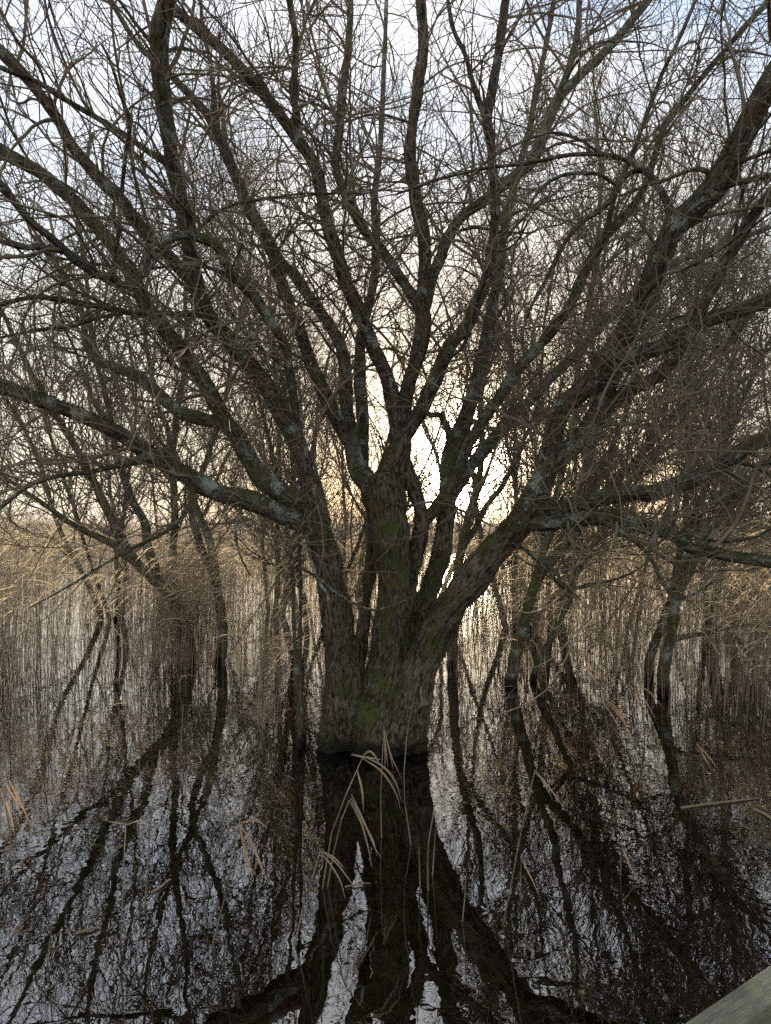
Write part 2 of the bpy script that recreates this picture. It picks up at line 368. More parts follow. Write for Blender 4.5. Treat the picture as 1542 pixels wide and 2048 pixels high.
T('R3', [(1188, 842, 36), (1221, 808, 33), (1261, 780, 32), (1311, 755, 32), (1346, 720, 31), (1381, 665, 30), (1406, 610, 29), (1431, 565, 28), (1456, 515, 28), (1481, 475, 27), (1511, 425, 27), (1541, 390, 26), (1600, 310, 24)], d1=4.6, parent='Rb')
T('R4', [(1062, 1020, 52), (1131, 1013, 44), (1186, 1000, 41), (1246, 988, 39), (1311, 984, 39), (1371, 965, 38), (1416, 942, 37), (1461, 918, 36), (1491, 895, 34), (1541, 873, 33), (1620, 840, 29), (1720, 800, 22)], d1=4.7, parent='R')
T('R5', [(1052, 1040, 50), (1100, 1046, 42), (1140, 1040, 39), (1196, 1035, 37), (1251, 1040, 36), (1301, 1058, 33), (1346, 1070, 31), (1376, 1093, 29), (1421, 1105, 27), (1471, 1114, 26), (1541, 1125, 25), (1640, 1140, 20)], d1=4.5, parent='R')
T('R4b', [(1461, 925, 14), (1500, 930, 11), (1545, 925, 9), (1610, 915, 7)], d1=4.6, parent='R4')
T('A1', [(1350, 440, 30), (1340, 420, 24), (1326, 388, 18), (1301, 352, 16), (1261, 325, 13), (1211, 310, 12), (1141, 310, 11), (1061, 325, 10), (971, 336, 9), (871, 360, 8), (790, 390, 5)], d1=4.5, parent='R')
T('A2', [(1312, 362, 14), (1285, 343, 14), (1261, 345, 14), (1236, 370, 14), (1215, 408, 14), (1190, 425, 14), (1160, 445, 13), (1130, 485, 12), (1110, 525, 11), (1085, 575, 10), (1060, 620, 8), (1040, 680, 6)], d1=5.0, parent='A1')
T('A3', [(1440, 372, 20), (1481, 365, 17), (1541, 350, 16), (1620, 330, 13)], d1=4.0, parent='R')
T('A6', [(1462, 335, 13), (1496, 318, 11), (1545, 300, 10), (1610, 290, 8)], d1=3.9, parent='R')
T('A7', [(1425, 345, 14), (1396, 338, 12), (1350, 352, 11), (1326, 362, 10), (1290, 372, 8), (1240, 392, 6)], d1=4.3, parent='R')
T('A4', [(1205, 485, 14), (1222, 420, 12), (1240, 365, 11), (1261, 320, 11), (1286, 250, 11), (1301, 210, 11), (1326, 145, 10), (1356, 85, 10), (1391, 0, 9), (1415, -60, 8)], d1=4.8, parent='Z')
T('A5', [(1211, 310, 9), (1186, 297, 8), (1161, 280, 8), (1111, 265, 8), (1051, 280, 7), (971, 325, 6), (925, 380, 4)], d1=4.4, parent='A1')
T('A8', [(1225, 365, 10), (1200, 350, 10), (1181, 347, 10), (1131, 350, 10), (1091, 370, 9), (1060, 410, 7), (1040, 470, 5)], d1=4.7, parent='A2')
T('B1', [(292, 930, 18), (200, 940, 14), (125, 950, 13), (60, 970, 12), (0, 1015, 11), (-70, 1060, 8)], d1=4.5, parent='L2')
T('B2', [(388, 962, 15), (384, 990, 13), (378, 1012, 12), (355, 1045, 11), (320, 1070, 11), (270, 1095, 10), (215, 1125, 8), (150, 1165, 6), (60, 1215, 4)], d1=4.6, parent='L2')
T('B3', [(482, 1003, 10), (478, 1035, 9), (470, 1065, 8), (480, 1110, 6), (500, 1150, 4)], d1=5.3, parent='L2')
T('B4', [(305, 625, 18), (250, 625, 16), (180, 610, 15), (100, 595, 14), (50, 597, 13), (0, 610, 12), (-60, 640, 9)], d1=4.7, parent='L3')
T('B5', [(415, 632, 16), (350, 628, 13), (250, 625, 11), (150, 650, 9), (80, 660, 8), (0, 675, 6)], d1=4.6, parent='L')
T('B6', [(745, 985, 9), (775, 996, 8), (811, 1012, 7), (866, 1004, 7), (921, 1020, 6), (960, 1040, 5), (985, 1052, 3)], d1=5.4, parent='C_stem')
T('B9', [(600, 1135, 9), (636, 1156, 8), (681, 1192, 7), (740, 1219, 7), (782, 1211, 6), (830, 1190, 5), (850, 1165, 3)], d0=5.75, d1=5.6)
T('B8', [(612, 905, 10), (632, 935, 9), (629, 981, 9), (620, 1030, 9), (617, 1094, 9), (636, 1159, 8), (656, 1192, 8), (662, 1240, 7), (670, 1273, 6), (670, 1315, 5), (656, 1344, 4)], d1=5.5, parent='L')
T('B7', [(603, 1540, 14), (597, 1440, 12), (592, 1330, 11), (587, 1240, 10), (587, 1175, 10), (579, 1094, 10), (574, 1040, 9)], d0=6.0, d1=5.85)
T('B7b', [(612, 1560, 14), (604, 1400, 11), (600, 1290, 10), (602, 1200, 9), (600, 1130, 9), (596, 1070, 8), (590, 1035, 8)], d0=6.2, d1=5.95)
T('B10', [(1020, 1085, 14), (1045, 1096, 11), (1081, 1120, 10), (1111, 1145, 9), (1130, 1170, 7), (1160, 1200, 5)], d1=5.0, parent='R_stem')
T('B11', [(1205, 1040, 16), (1240, 1062, 13), (1272, 1084, 12), (1301, 1118, 11), (1326, 1165, 10), (1356, 1197, 8), (1400, 1180, 6), (1430, 1160, 4)], d1=4.5, parent='R5')
T('B12', [(1376, 972, 14), (1330, 1030, 12), (1300, 1100, 10), (1290, 1140, 8)], d1=4.4, parent='R4')
T('B13', [(1130, 1010, 10), (1135, 1050, 9), (1132, 1090, 8), (1120, 1130, 6), (1100, 1160, 4)], d1=4.9, parent='R4')

# trunk: every stem below the forks, fused
def fused_trunk(name, stems, vox, mat, root, sides=20, smooth=5, top=None):
    sp = Soup(); tri = []
    for k in stems:
        S = LIMBS[k]['S']
        co, q = tubes(S[None, :, :3], S[None, :, 3] * 1.0, sides)
        n0 = sp.n; n = len(S)
        co = np.vstack([co, S[0, :3], S[-1, :3]]); sp.add(co, q)
        a, b = n0 + n * sides, n0 + n * sides + 1
        for i in range(sides):
            j = (i + 1) % sides
            tri.append([n0 + j, n0 + i, a]); tri.append([n0 + (n - 1) * sides + i, n0 + (n - 1) * sides + j, b])
    me = make_mesh('tmp', np.concatenate(sp.c), np.concatenate(sp.q), tri)
    ob = bpy.data.objects.new('tmp', me); COL.objects.link(ob)
    md = ob.modifiers.new('r', 'REMESH'); md.mode = 'VOXEL'; md.voxel_size = vox
    ms = ob.modifiers.new('s', 'SMOOTH'); ms.iterations = smooth; ms.factor = .5
    dg = bpy.context.evaluated_depsgraph_get(); dg.update()
    m2 = bpy.data.meshes.new_from_object(ob.evaluated_get(dg)); m2.name = name
    bpy.data.objects.remove(ob); bpy.data.meshes.remove(me)
    nv = len(m2.vertices)
    co = np.zeros(nv * 3, dtype=np.float32); m2.vertices.foreach_get('co', co); co = co.reshape(-1, 3).astype(float)
    nr = np.zeros(nv * 3, dtype=np.float32); m2.vertices.foreach_get('normal', nr); nr = nr.reshape(-1, 3).astype(float)
    # bark coordinate from the nearest stem
    best = np.full(nv, 1e9); bark = np.zeros((nv, 3))
    for ki, k in enumerate(stems):
        S = LIMBS[k]['S'][::2]; p = S[:, :3]
        s = np.concatenate([[0], np.cumsum(np.linalg.norm(np.diff(p, axis=0), axis=1))])
        Tn = norm(np.gradient(p, axis=0))
        for i in range(len(p)):
            dv = co - p[i]; al = dv @ Tn[i]
            dd = np.linalg.norm(dv, axis=1) / max(S[i, 3], .02)
            m = dd < best
            off = dv - al[:, None] * Tn[i]
            best[m] = dd[m]
            bark[m] = np.stack([off[:, 0] + ki * 2, off[:, 1], s[i] + al], axis=1)[m]
    fur = noise(bark * np.array([46, 46, 8.0])) + .6 * noise(bark * np.array([95, 95, 20.0]) + 5)
    lump = noise(co * 5) * .022 + noise(co * 12 + 3) * .010
    low = np.clip((.75 - co[:, 2]) / .7, 0, 1)
    shag = low * (.020 * noise(co * 33) + .016 * noise(co * 64 + 1))       # shaggy moss near the water
    rid = .5 - np.abs(noise(bark * np.array([34, 34, 5.0]) + 11))
    shag = shag + np.clip((.28 - co[:, 2]) / .3, 0, 1) * (.06 * np.maximum(noise(co * np.array([6, 6, 2.0]) + 2), -.5) + .012 * noise(co * 40) + .004)
    co += nr * (fur * .006 + rid * .022 + lump + shag)[:, None]
    m2.vertices.foreach_set('co', co.astype(np.float32).ravel())
    a = m2.attributes.new('bark', 'FLOAT_VECTOR', 'POINT'); a.data.foreach_set('vector', bark.astype(np.float32).ravel())
    m2.polygons.foreach_set('use_smooth', np.ones(len(m2.polygons), dtype=bool))
    m2.materials.clear(); m2.update()
    return child(name, m2, mat, root)

willow = empty('willow_tree', (float(P(750, 1500, B)[0]), B, 0.0), category='tree', group='bare willows in the flooded marsh',
               label='large bare willow with a mossy trunk and many stems rising from dark water')
trunk_o = fused_trunk('trunk', STEMS, .011, M_TRUNK, willow)
MOSSY = [trunk_o.data]
M_MOSS = straw_material('moss_tufts', (.028, .028, .010), (.105, .098, .030), .55, 9.0)

def moss_fuzz(meshes, n, g, thr=-.05):
    C_, N_ = [], []
    for me in meshes:
        nv = len(me.vertices); c = np.zeros(nv * 3, dtype=np.float32); me.vertices.foreach_get('co', c); C_.append(c.reshape(-1, 3))
        c = np.zeros(nv * 3, dtype=np.float32); me.vertices.foreach_get('normal', c); N_.append(c.reshape(-1, 3))
    C, Nn = np.concatenate(C_).astype(float), np.concatenate(N_).astype(float)
    m = noise(C * 3.1 + 4) + .6 * noise(C * 9 + 8) + .5 * Nn[:, 2] + np.clip(1.1 - C[:, 2], -.4, 1) * .55 > thr
    m &= C[:, 2] > 0
    C, Nn = C[m], Nn[m]
    i = g.integers(0, len(C), n)
    p = C[i] + g.normal(size=(n, 3)) * .006
    d = norm(Nn[i] + g.normal(size=(n, 3)) * .55 + np.array([0, 0, -.15]))
    ln = g.uniform(.006, .022, n) * np.where(C[i][:, 2] < .5, 1.35, 1.0)
    sd = norm(np.cross(d, g.normal(size=(n, 3)))) * g.uniform(.0012, .003, n)[:, None]
    p = p - Nn[i] * .003
    co = np.stack([p - sd, p + sd, p + d * ln[:, None]], axis=1).reshape(-1, 3)
    return make_mesh('moss', co, None, np.arange(n * 3).reshape(-1, 3), smooth=False)

LICH = {'L4', 'L3b', 'R4', 'R5', 'Rb', 'CLa', 'A2', 'M', 'B6', 'B8', 'G', 'B11', 'L4c', 'L2'}
BROWN = {'R3', 'Lb', 'CM', 'CLb', 'R', 'CM2', 'CR', 'A1', 'L6', 'L4b', 'CM3'}
for i, (k, e) in enumerate(LIMBS.items()):
    if k in STEMS: continue
    small = e['S'][:, 3].max() < .026
    o = child('branch' if small else 'limb', limb_mesh('branch' if small else 'limb', e['S'], seed=i), M_LICHEN if k in LICH else M_BROWN if k in BROWN else M_LIMB, willow)
    if k in ('L', 'L2', 'L3', 'R', 'Rb', 'M', 'R4', 'R5', 'CLa'): MOSSY.append(o.data)
gm = np.random.default_rng(5)
child('moss', moss_fuzz(MOSSY[:1], 110000, gm), M_MOSS, willow, kind='stuff', label='olive green moss tufts on the trunk')
child('moss', moss_fuzz(MOSSY[1:], 45000, gm, .35), M_MOSS, willow, kind='stuff')

def keep_main(pts, g):
    y = pts[:, :, 1].min(axis=1)
    dist = np.linalg.norm(pts - np.array([0, 0, HC]), axis=2).min(axis=1)
    u, v = proj(pts); lowv = v.max(axis=1); zm = pts[:, :, 2].min(axis=1)
    um = np.abs(u - 771).min(axis=1)
    ok = (dist > 2.6) & (y > 1.6) & (zm > .35)
    low = lowv > 1150
    ok &= ~low | (g.random(len(y)) < np.where(um < 330, .10, .45))
    return ok

g = np.random.default_rng(11)
mains = [e['S'] for k, e in LIMBS.items() if k not in STEMS and k not in ('B7', 'B7b', 'B9')]
pool = parents_of(mains)
thick = parents_of([S for S in mains if S[:, 3].max() > .02])
l1p, l1r = spawn(thick, 640, g, (.8, 2.6), .5, .0150, .0026, 14, ang=(25, 80), wander=.13, sag=.10, lift=.16, up=.22, tmin=.12, keep=keep_main)
pool1 = pool_of(l1p, l1r)
l2p, l2r = spawn(pool1, 4600, g, (.3, 1.2), .75, .0066, .0018, 9, ang=(25, 75), wander=.20, sag=.03, lift=.12, up=.2, tmin=.12, keep=keep_main)
l2p = l2p[:, :8]; l2r = l2r[:, :8]
l2q, l2s = spawn(pool, 1300, g, (.2, .9), .3, .0062, .0019, 8, ang=(30, 85), wander=.15, sag=.03, lift=.12, up=.2, tmin=.05, keep=keep_main)
l2p = np.concatenate([l2p, l2q]); l2r = np.concatenate([l2r, l2s])
pool2 = pool_of(l2p, l2r)
l3p, l3r = spawn(pool2, 11000, g, (.10, .45), .8, .0032, .0015, 5, ang=(22, 60), wander=.22, sag=.0, lift=.08, up=.15, tmin=.1, keep=keep_main)
order = np.argsort(-(l1r[:, 0] / l1p[:, :, 1].mean(axis=1)))
for i in order[:95]:
    child('twiggy_branch', limb_mesh('twiggy_branch', catmull(np.concatenate([l1p[i], l1r[i][:, None]], axis=1), .03), seed=int(i), rough=1.2), M_TWIG if i % 3 else M_LICHEN, willow)
sp = Soup(); o_ = order[95:]
sp.tubes(l1p[o_], l1r[o_], 5); sp.tubes(l2p, l2r, 4); sp.tubes(l3p, l3r, 3)
child('twigs', sp.mesh('twigs'), M_TWIG, willow, kind='stuff')

# ------------------------------------------------------------------ trees behind
def keep_back(pts, g):
    return (pts[:, :, 2].min(axis=1) > .25) & (pts[:, :, 1].min(axis=1) > 3.5)

def back_tree(label, stems, n1, n2, n3, seed, spread=1.0):
    """stems: list of (name of parent index or None, pts, d0, d1)"""
    g = np.random.default_rng(seed)
    keys = []
    for i, (par, pts, d0, d1) in enumerate(stems):
        k = 'bg%d_%d' % (seed, i); trace(k, pts, d0, d1, None if par is None else 'bg%d_%d' % (seed, par), step=.06, wob=.012); keys.append(k)
    S0 = LIMBS[keys[0]]['S']
    z0 = np.argmin(np.abs(S0[:, 2]))
    root = empty('willow_tree', (float(S0[z0, 0]), float(S0[z0, 1]), 0), category='tree', group='bare willows in the flooded marsh', label=label)
    for i, k in enumerate(keys):
        child('trunk' if stems[i][0] is None else 'limb', limb_mesh('stem', LIMBS[k]['S'], seed=seed + i), M_BACK, root)
    pl = parents_of([LIMBS[k]['S'] for k in keys])
    a, ar = spawn(pl, int(n1 * 1.25), g, (.7, 2.6), .6, .014, .0035, 11, ang=(20, 75), wander=.14, sag=.08, lift=.17, up=.3, tmin=.3, keep=keep_back)
    b, br = spawn(pool_of(a, ar), n2, g, (.3, 1.2), .75, .0078, .0026, 7, ang=(20, 65), wander=.18, sag=.0, lift=.14, up=.25, tmin=.1, keep=keep_back)
    c, cr = spawn(pool_of(b, br), n3, g, (.15, .5), .85, .0045, .0022, 4, ang=(20, 60), wander=.2, sag=.0, lift=.1, up=.2, tmin=.1, keep=keep_back)
    sp = Soup(); sp.tubes(a, ar, 4); sp.tubes(b, br, 3); sp.tubes(c, cr, 3)
    child('twigs', sp.mesh('twigs'), M_TWIGB, root, kind='stuff')
    return root

def s_(w0, *p):                                   # widths fall off along a background stem
    n = len(p)
    return [(u, v, w0 * (1 - .75 * i / (n - 1))) for i, (u, v) in enumerate(p)]

back_tree('bushy bare willow with sprawling stems among the reeds, left of the big willow', [
    (None, s_(30, (392, 1400), (385, 1330), (368, 1250), (330, 1180), (272, 1120), (240, 1070), (205, 1000), (165, 920), (110, 830), (60, 740), (10, 640), (-40, 540)), 9.8, 8.6),
    (None, s_(24, (432, 1420), (440, 1330), (446, 1250), (432, 1170), (425, 1100), (408, 1050), (385, 990), (340, 880), (310, 780), (290, 660), (300, 520)), 9.6, 9.8),
    (None, s_(24, (372, 1390), (362, 1290), (352, 1200), (346, 1130), (352, 1040), (345, 940), (355, 820), (375, 700), (370, 560), (385, 400)), 10.0, 10.5),
    (0, s_(22, (340, 1190), (300, 1110), (290, 1050), (260, 990), (230, 900), (215, 800), (180, 660), (170, 520), (140, 380)), 9.6, 10.2),
    (0, s_(18, (285, 1130), (225, 1090), (150, 1050), (90, 1010), (20, 960), (-50, 900)), 9.2, 8.2),
    (1, s_(18, (430, 1170), (400, 1080), (385, 1000), (420, 900), (450, 800), (470, 680), (500, 520), (510, 380)), 9.7, 10.6)],
    190, 2300, 5000, 101)
back_tree('leaning green-mossed bare willow with a forked stem, nearest on the right of the big willow', [
    (None, s_(28, (1014, 1440), (1020, 1368), (1032, 1300), (1051, 1230), (1076, 1160), (1110, 1112), (1150, 1068), (1200, 1000), (1290, 900), (1390, 780), (1480, 660), (1560, 560)), 8.3, 8.8),
    (0, s_(20, (1070, 1172), (1088, 1095), (1105, 1040), (1122, 950), (1150, 820), (1160, 690), (1190, 540), (1200, 380), (1190, 200)), 8.4, 9.4),
    (0, s_(16, (1150, 1068), (1180, 980), (1240, 860), (1280, 720), (1300, 560), (1340, 400)), 8.4, 9.8)],
    150, 1800, 3600, 102)
back_tree('thin crooked bare sapling growing out of the water right beside the leaning mossy willow', [
    (None, s_(17, (1058, 1430), (1066, 1362), (1085, 1310), (1115, 1255), (1137, 1200), (1142, 1168), (1172, 1110), (1212, 1050), (1262, 975), (1330, 880), (1420, 780)), 8.6, 8.0),
    (0, s_(9, (1137, 1195), (1120, 1170), (1080, 1130), (1045, 1100), (1020, 1095)), 8.4, 8.0),
    (0, s_(9, (1142, 1175), (1200, 1165), (1265, 1145), (1300, 1120)), 8.4, 8.2)],
    40, 400, 1000, 103)
back_tree('bare willow with two crossing mossy stems standing in the reeds near the right edge', [
    (None, s_(30, (1330, 1460), (1326, 1392), (1335, 1300), (1347, 1230), (1371, 1160), (1402, 1100), (1450, 1022), (1500, 960), (1560, 900), (1640, 800)), 7.9, 7.6),
    (None, s_(21, (1296, 1440), (1302, 1320), (1322, 1250), (1347, 1170), (1362, 1100), (1387, 1030), (1422, 950), (1470, 840), (1520, 720), (1580, 600)), 8.5, 9),
    (0, s_(16, (1360, 1190), (1377, 1100), (1372, 1010), (1380, 920), (1370, 800), (1390, 650), (1400, 480), (1430, 300)), 8, 9.4),
    (0, s_(13, (1350, 1282), (1370, 1272), (1402, 1268), (1450, 1258), (1500, 1248), (1560, 1252)), 7.9, 8.0)],
    140, 1600, 3200, 104)
back_tree('slim bare tree rising straight from the water behind the right stem of the willow', [
    (None, s_(24, (902, 1420), (905, 1320), (908, 1220), (915, 1140), (930, 1060), (950, 990), (965, 900), (960, 800), (985, 680), (990, 540), (1020, 380)), 9.4, 10),
    (0, s_(14, (922, 1100), (970, 1020), (1010, 960), (1050, 880), (1080, 780), (1090, 640), (1120, 480)), 9.5, 11)],
    80, 900, 2200, 105)
back_tree('cluster of grey bare stems standing in the reeds at the far right edge', [
    (None, s_(22, (1412, 1400), (1416, 1330), (1424, 1250), (1436, 1170), (1452, 1080), (1462, 1000), (1450, 900), (1460, 780), (1470, 640), (1460, 480)), 10.5, 11.5),
    (None, s_(16, (1440, 1380), (1460, 1280), (1480, 1190), (1510, 1110), (1550, 1030), (1620, 920)), 11, 11),
    (None, s_(15, (1425, 1380), (1455, 1270), (1490, 1180), (1525, 1085), (1560, 1000), (1620, 860)), 11.6, 12)],
    110, 1100, 2600, 106)

# rows further back: three kinds, copied
def back_kind(seed, n1=170, n2=1500, n3=2600, H=8.8):
    g = np.random.default_rng(seed)
    ns = int(g.integers(4, 7)); lines = []
    for i in range(ns):
        a = g.uniform(0, 2 * math.pi); lean = g.uniform(.12, .6)
        p = np.array([math.cos(a) * .12, math.sin(a) * .12, -.3]); d = norm(np.array([math.cos(a) * lean, math.sin(a) * lean, 1.0]))
        st = H * g.uniform(.8, 1.1) / 14; pts = [p]
        for j in range(14):
            d = norm(d + g.normal(size=3) * .09 + np.array([0, 0, .05])); p = p + d * st; pts.append(p)
        A = np.array(pts); r = g.uniform(.035, .06) * (1 - np.linspace(0, 1, 15)) ** .8 + .006
        lines.append(catmull(np.concatenate([A, r[:, None]], axis=1), .12))
    kp = lambda pts, g: pts[:, :, 2].min(axis=1) > .4
    pl = parents_of(lines)
    a, ar = spawn(pl, n1, g, (.9, 3.2), .6, .018, .004, 10, ang=(20, 60), wander=.10, sag=.0, lift=.14, up=.35, tmin=.12, keep=kp)
    b, br = spawn(pool_of(a, ar), n2, g, (.4, 1.5), .75, .008, .003, 6, ang=(20, 55), wander=.12, sag=0, lift=.14, up=.25, tmin=.1, keep=kp)
    c, cr = spawn(pool_of(b, br), n3, g, (.25, .7), .85, .0045, .0024, 4, ang=(20, 55), wander=.1, sag=0, lift=.1, up=.2, tmin=.1, keep=kp)
    s1 = Soup()
    sm = [limb_mesh('stem', S, seed=seed + i) for i, S in enumerate(lines)]
    s1.tubes(a, ar, 4); s1.tubes(b, br, 3); s1.tubes(c, cr, 3)
    tw = s1.mesh('twigs')
    for m in sm: m.materials.append(M_BACK)
    tw.materials.append(M_TWIGB)
    return sm, tw

KINDS = [back_kind(s) for s in (201, 202, 203)]
ROW = [(-9.5, 15.5, 0, 1.0, .9, 'bare tree behind the reeds at the far left edge'),
       (-5.4, 14.0, 1, .95, 2.2, 'bare tree standing behind the bushy left willow, second from the left edge'),
       (-2.4, 15.0, 2, 1.0, 4.0, 'bare tree seen between the low left limb and left stem of the willow'),
       (-.9, 19.0, 0, 1.05, 5.2, 'bare tree glimpsed behind the fork of the big willow, left of the sun glow'),
       (1.0, 17.0, 1, .95, .3, 'bare tree in front of the sun glow, behind the middle stems'),
       (3.3, 14.0, 2, 1.0, 2.9, 'bare tree behind the leaning mossy willow on the right'),
       (6.2, 13.5, 0, .95, 3.7, 'bare tree behind the two crossing stems near the right edge'),
       (9.3, 16.0, 1, 1.0, 5.9, 'bare tree behind the reeds at the far right edge'),
       (-1.3, 12.2, 2, .95, 1.9, 'thin bare tree close behind the willow, seen in the gaps left of its middle stem'),
       (2.3, 12.6, 0, .95, 4.4, 'thin bare tree close behind the willow, seen in the gaps right of the sun'),
       (-13, 23, 2, 1.1, 1.4, 'small distant bare tree low over the reeds at the left edge'),
       (-7.4, 24, 0, 1.05, 4.5, 'small distant bare tree left of the bushy willow'),
       (-3.6, 26, 1, 1.1, 1.1, 'small distant bare tree behind the low left limb'),
       (4.6, 25, 2, 1.1, 3.3, 'small distant bare tree right of the sun glow'),
       (8.4, 23, 1, 1.05, .6, 'small distant bare tree above the orange bank on the right'),
       (13.2, 24, 0, 1.1, 2.0, 'small distant bare tree at the right edge over the orange bank')]
for x, y, kd, sc, rz, lab in ROW:
    r = empty('bare_tree', (x, y, 0), category='tree', group='bare trees behind the reeds', label=lab)
    r.rotation_euler.z = rz; r.scale = (sc,) * 3
    sm, tw = KINDS[kd]
    for m in sm:
        o = bpy.data.objects.new('trunk', m); COL.objects.link(o); o.parent = r
    o = bpy.data.objects.new('twigs', tw); COL.objects.link(o); o.parent = r; o['kind'] = 'stuff'

# ------------------------------------------------------------------ reeds
def blade(pts, w, fold=.25, side=None):           # (M,N,3),(M,N): folded blades
    M, n, _ = pts.shape
    T_, U, V = frames(pts)
    if side is not None:
        U = norm(np.cross(T_, np.broadcast_to(side, T_.shape))); V = np.cross(T_, U)
    co = np.stack([pts - U * w[..., None] / 2, pts + V * (w * fold)[..., None], pts + U * w[..., None] / 2], axis=2)
    idx = np.arange(M * n * 3).reshape(M, n, 3)
    q = np.stack([idx[:, :-1, :-1], idx[:, :-1, 1:], idx[:, 1:, 1:], idx[:, 1:, :-1]], axis=-1).reshape(-1, 4)
    return co.reshape(-1, 3), q

def reed_lines(x, y, h, g, n=5, lean=.06):
    M = len(x)
    base = np.stack([x, y, np.full(M, -.12)], axis=1)
    ln = np.stack([g.normal(.03, lean, M), g.normal(0, lean, M), np.ones(M)], axis=1)
    bend = np.stack([g.normal(.05, .07, M), g.normal(0, .06, M), np.zeros(M)], axis=1)
    t = np.linspace(0, 1, n)
    pts = base[:, None] + ln[:, None] * (h[:, None] * t)[..., None] + bend[:, None] * (h[:, None] * t ** 2.5)[..., None]
    return pts

def reed_leaves(pts, g, per=2, n=5, L=(.3, .65), w=(.008, .016), t0=.45):
    M = len(pts)
    i = np.repeat(np.arange(M), per)
    t = g.uniform(t0, 1.0, len(i)) * (pts.shape[1] - 1)
    k = np.minimum(t.astype(int), pts.shape[1] - 2); f = (t - k)[:, None]
    p0 = pts[i, k] * (1 - f) + pts[i, k + 1] * f
    az = np.where(g.random(len(i)) < .72, g.normal(0, .7, len(i)), g.uniform(0, 6.28, len(i)))
    up = g.uniform(.2, 2.2, len(i))
    D = np.stack([np.cos(az), np.sin(az), up], axis=1)
    ln = g.uniform(*L, len(i))
    out = [p0]; d = norm(D)
    for s in range(n - 1):
        d = norm(d + np.array([.05, 0, -.30]) * g.uniform(.2, 1.5, (len(i), 1)))
        out.append(out[-1] + d * (ln / (n - 1))[:, None])
    bp = np.stack(out, axis=1)
    bp[:, :, 2] = np.maximum(bp[:, :, 2], .01)
    tt = np.linspace(0, 1, n)
    ww = g.uniform(*w, len(i))[:, None] * np.array([.55, 1, .9, .6, .08])[None] if n == 5 else g.uniform(*w, len(i))[:, None] * (1 - tt)[None]
    return bp, ww

g = np.random.default_rng(31)
def bed(n, ymin, ymax, hfun, dens, per, k=3, w=(.008, .016), r=.0036):
    y = ymin + (ymax - ymin) * g.random(n) ** dens
    x = g.uniform(-1, 1, n) * (.62 * y + 1.0)
    cl = noise(np.stack([x * .55, y * .4, np.zeros(n)], axis=1), 5) + .6 * noise(np.stack([x * 1.7, y * 1.3, np.zeros(n)], axis=1), 6)
    keep = (cl * 1.25 + g.normal(0, .35, n) > -.12) & ~((np.abs(x + .05) < 1.0) & (y < 8.2))
    x, y = x[keep], y[keep]
    x += .12 * noise(np.stack([x * 6, y * 6, x * 0], axis=1), 8)
    h = hfun(len(x)) * (1.0 + .30 * noise(np.stack([x * .7, y * .5, x * 0], axis=1), 12) + .12 * noise(np.stack([x * 2.1, y * 1.3, x * 0], axis=1), 13))
    pts = reed_lines(x, y, h, g)
    rad = np.full(pts.shape[:2], r) * np.array([1, .95, .85, .7, .35])
    return pts, rad, reed_leaves(pts, g, per, w=w)

st, lf = Soup(), Soup()
for n, y0, y1, hm, hs, de, per, r in ((1700, 7.0, 14, 1.30, .36, .6, 1, .0030), (6000, 14.0, 21, 1.50, .36, 1.0, 2, .0035), (9500, 19, 38, 1.6, .4, 1.0, 2, .0048)):
    p, rd, (bp, ww) = bed(n, y0, y1, lambda m: g.normal(hm, hs, m), de, per, r=r, w=(.006, .012) if y0 < 20 else (.010, .018))
    st.tubes(p, rd, 3); lf.add(*blade(bp, ww))
# clumps that gather round the stems of the trees on the water
for cx, cy, n, sd in ((-2.75, 9.6, 170, .35), (-3.2, 9.0, 70, .5), (-1.15, 6.7, 40, .07), (.95, 8.8, 60, .2), (2.9, 8.6, 90, .4), (4.3, 8.3, 110, .45), (1.9, 9.2, 70, .4), (-4.9, 9.0, 130, .7), (3.6, 7.6, 90, .4), (-5.2, 7.9, 120, .6), (-2.8, 9.3, 90, .25), (-5.6, 10.2, 180, .5), (5.7, 9.6, 200, .6), (4.9, 8.6, 90, .35)):
    x = g.normal(cx, sd, n); y = g.normal(cy, sd * .8, n); h = g.normal(1.5 + .3 * (abs(cx) > 4.5), .26, n)
    p = reed_lines(x, y, h, g); rd = np.full(p.shape[:2], .0029) * np.array([1, .95, .85, .7, .35])
    st.tubes(p, rd, 3); lf.add(*blade(*reed_leaves(p, g, 2, w=(.006, .013), L=(.3, .75))))
bedo = link('reed_bed', st.mesh('reed_bed'), M_REED, kind='stuff', category='reeds', label='dense bed of dead brown reeds standing in the water behind the willow')
child('reed_leaves', lf.mesh('reed_leaves'), M_LEAF, bedo, kind='stuff')

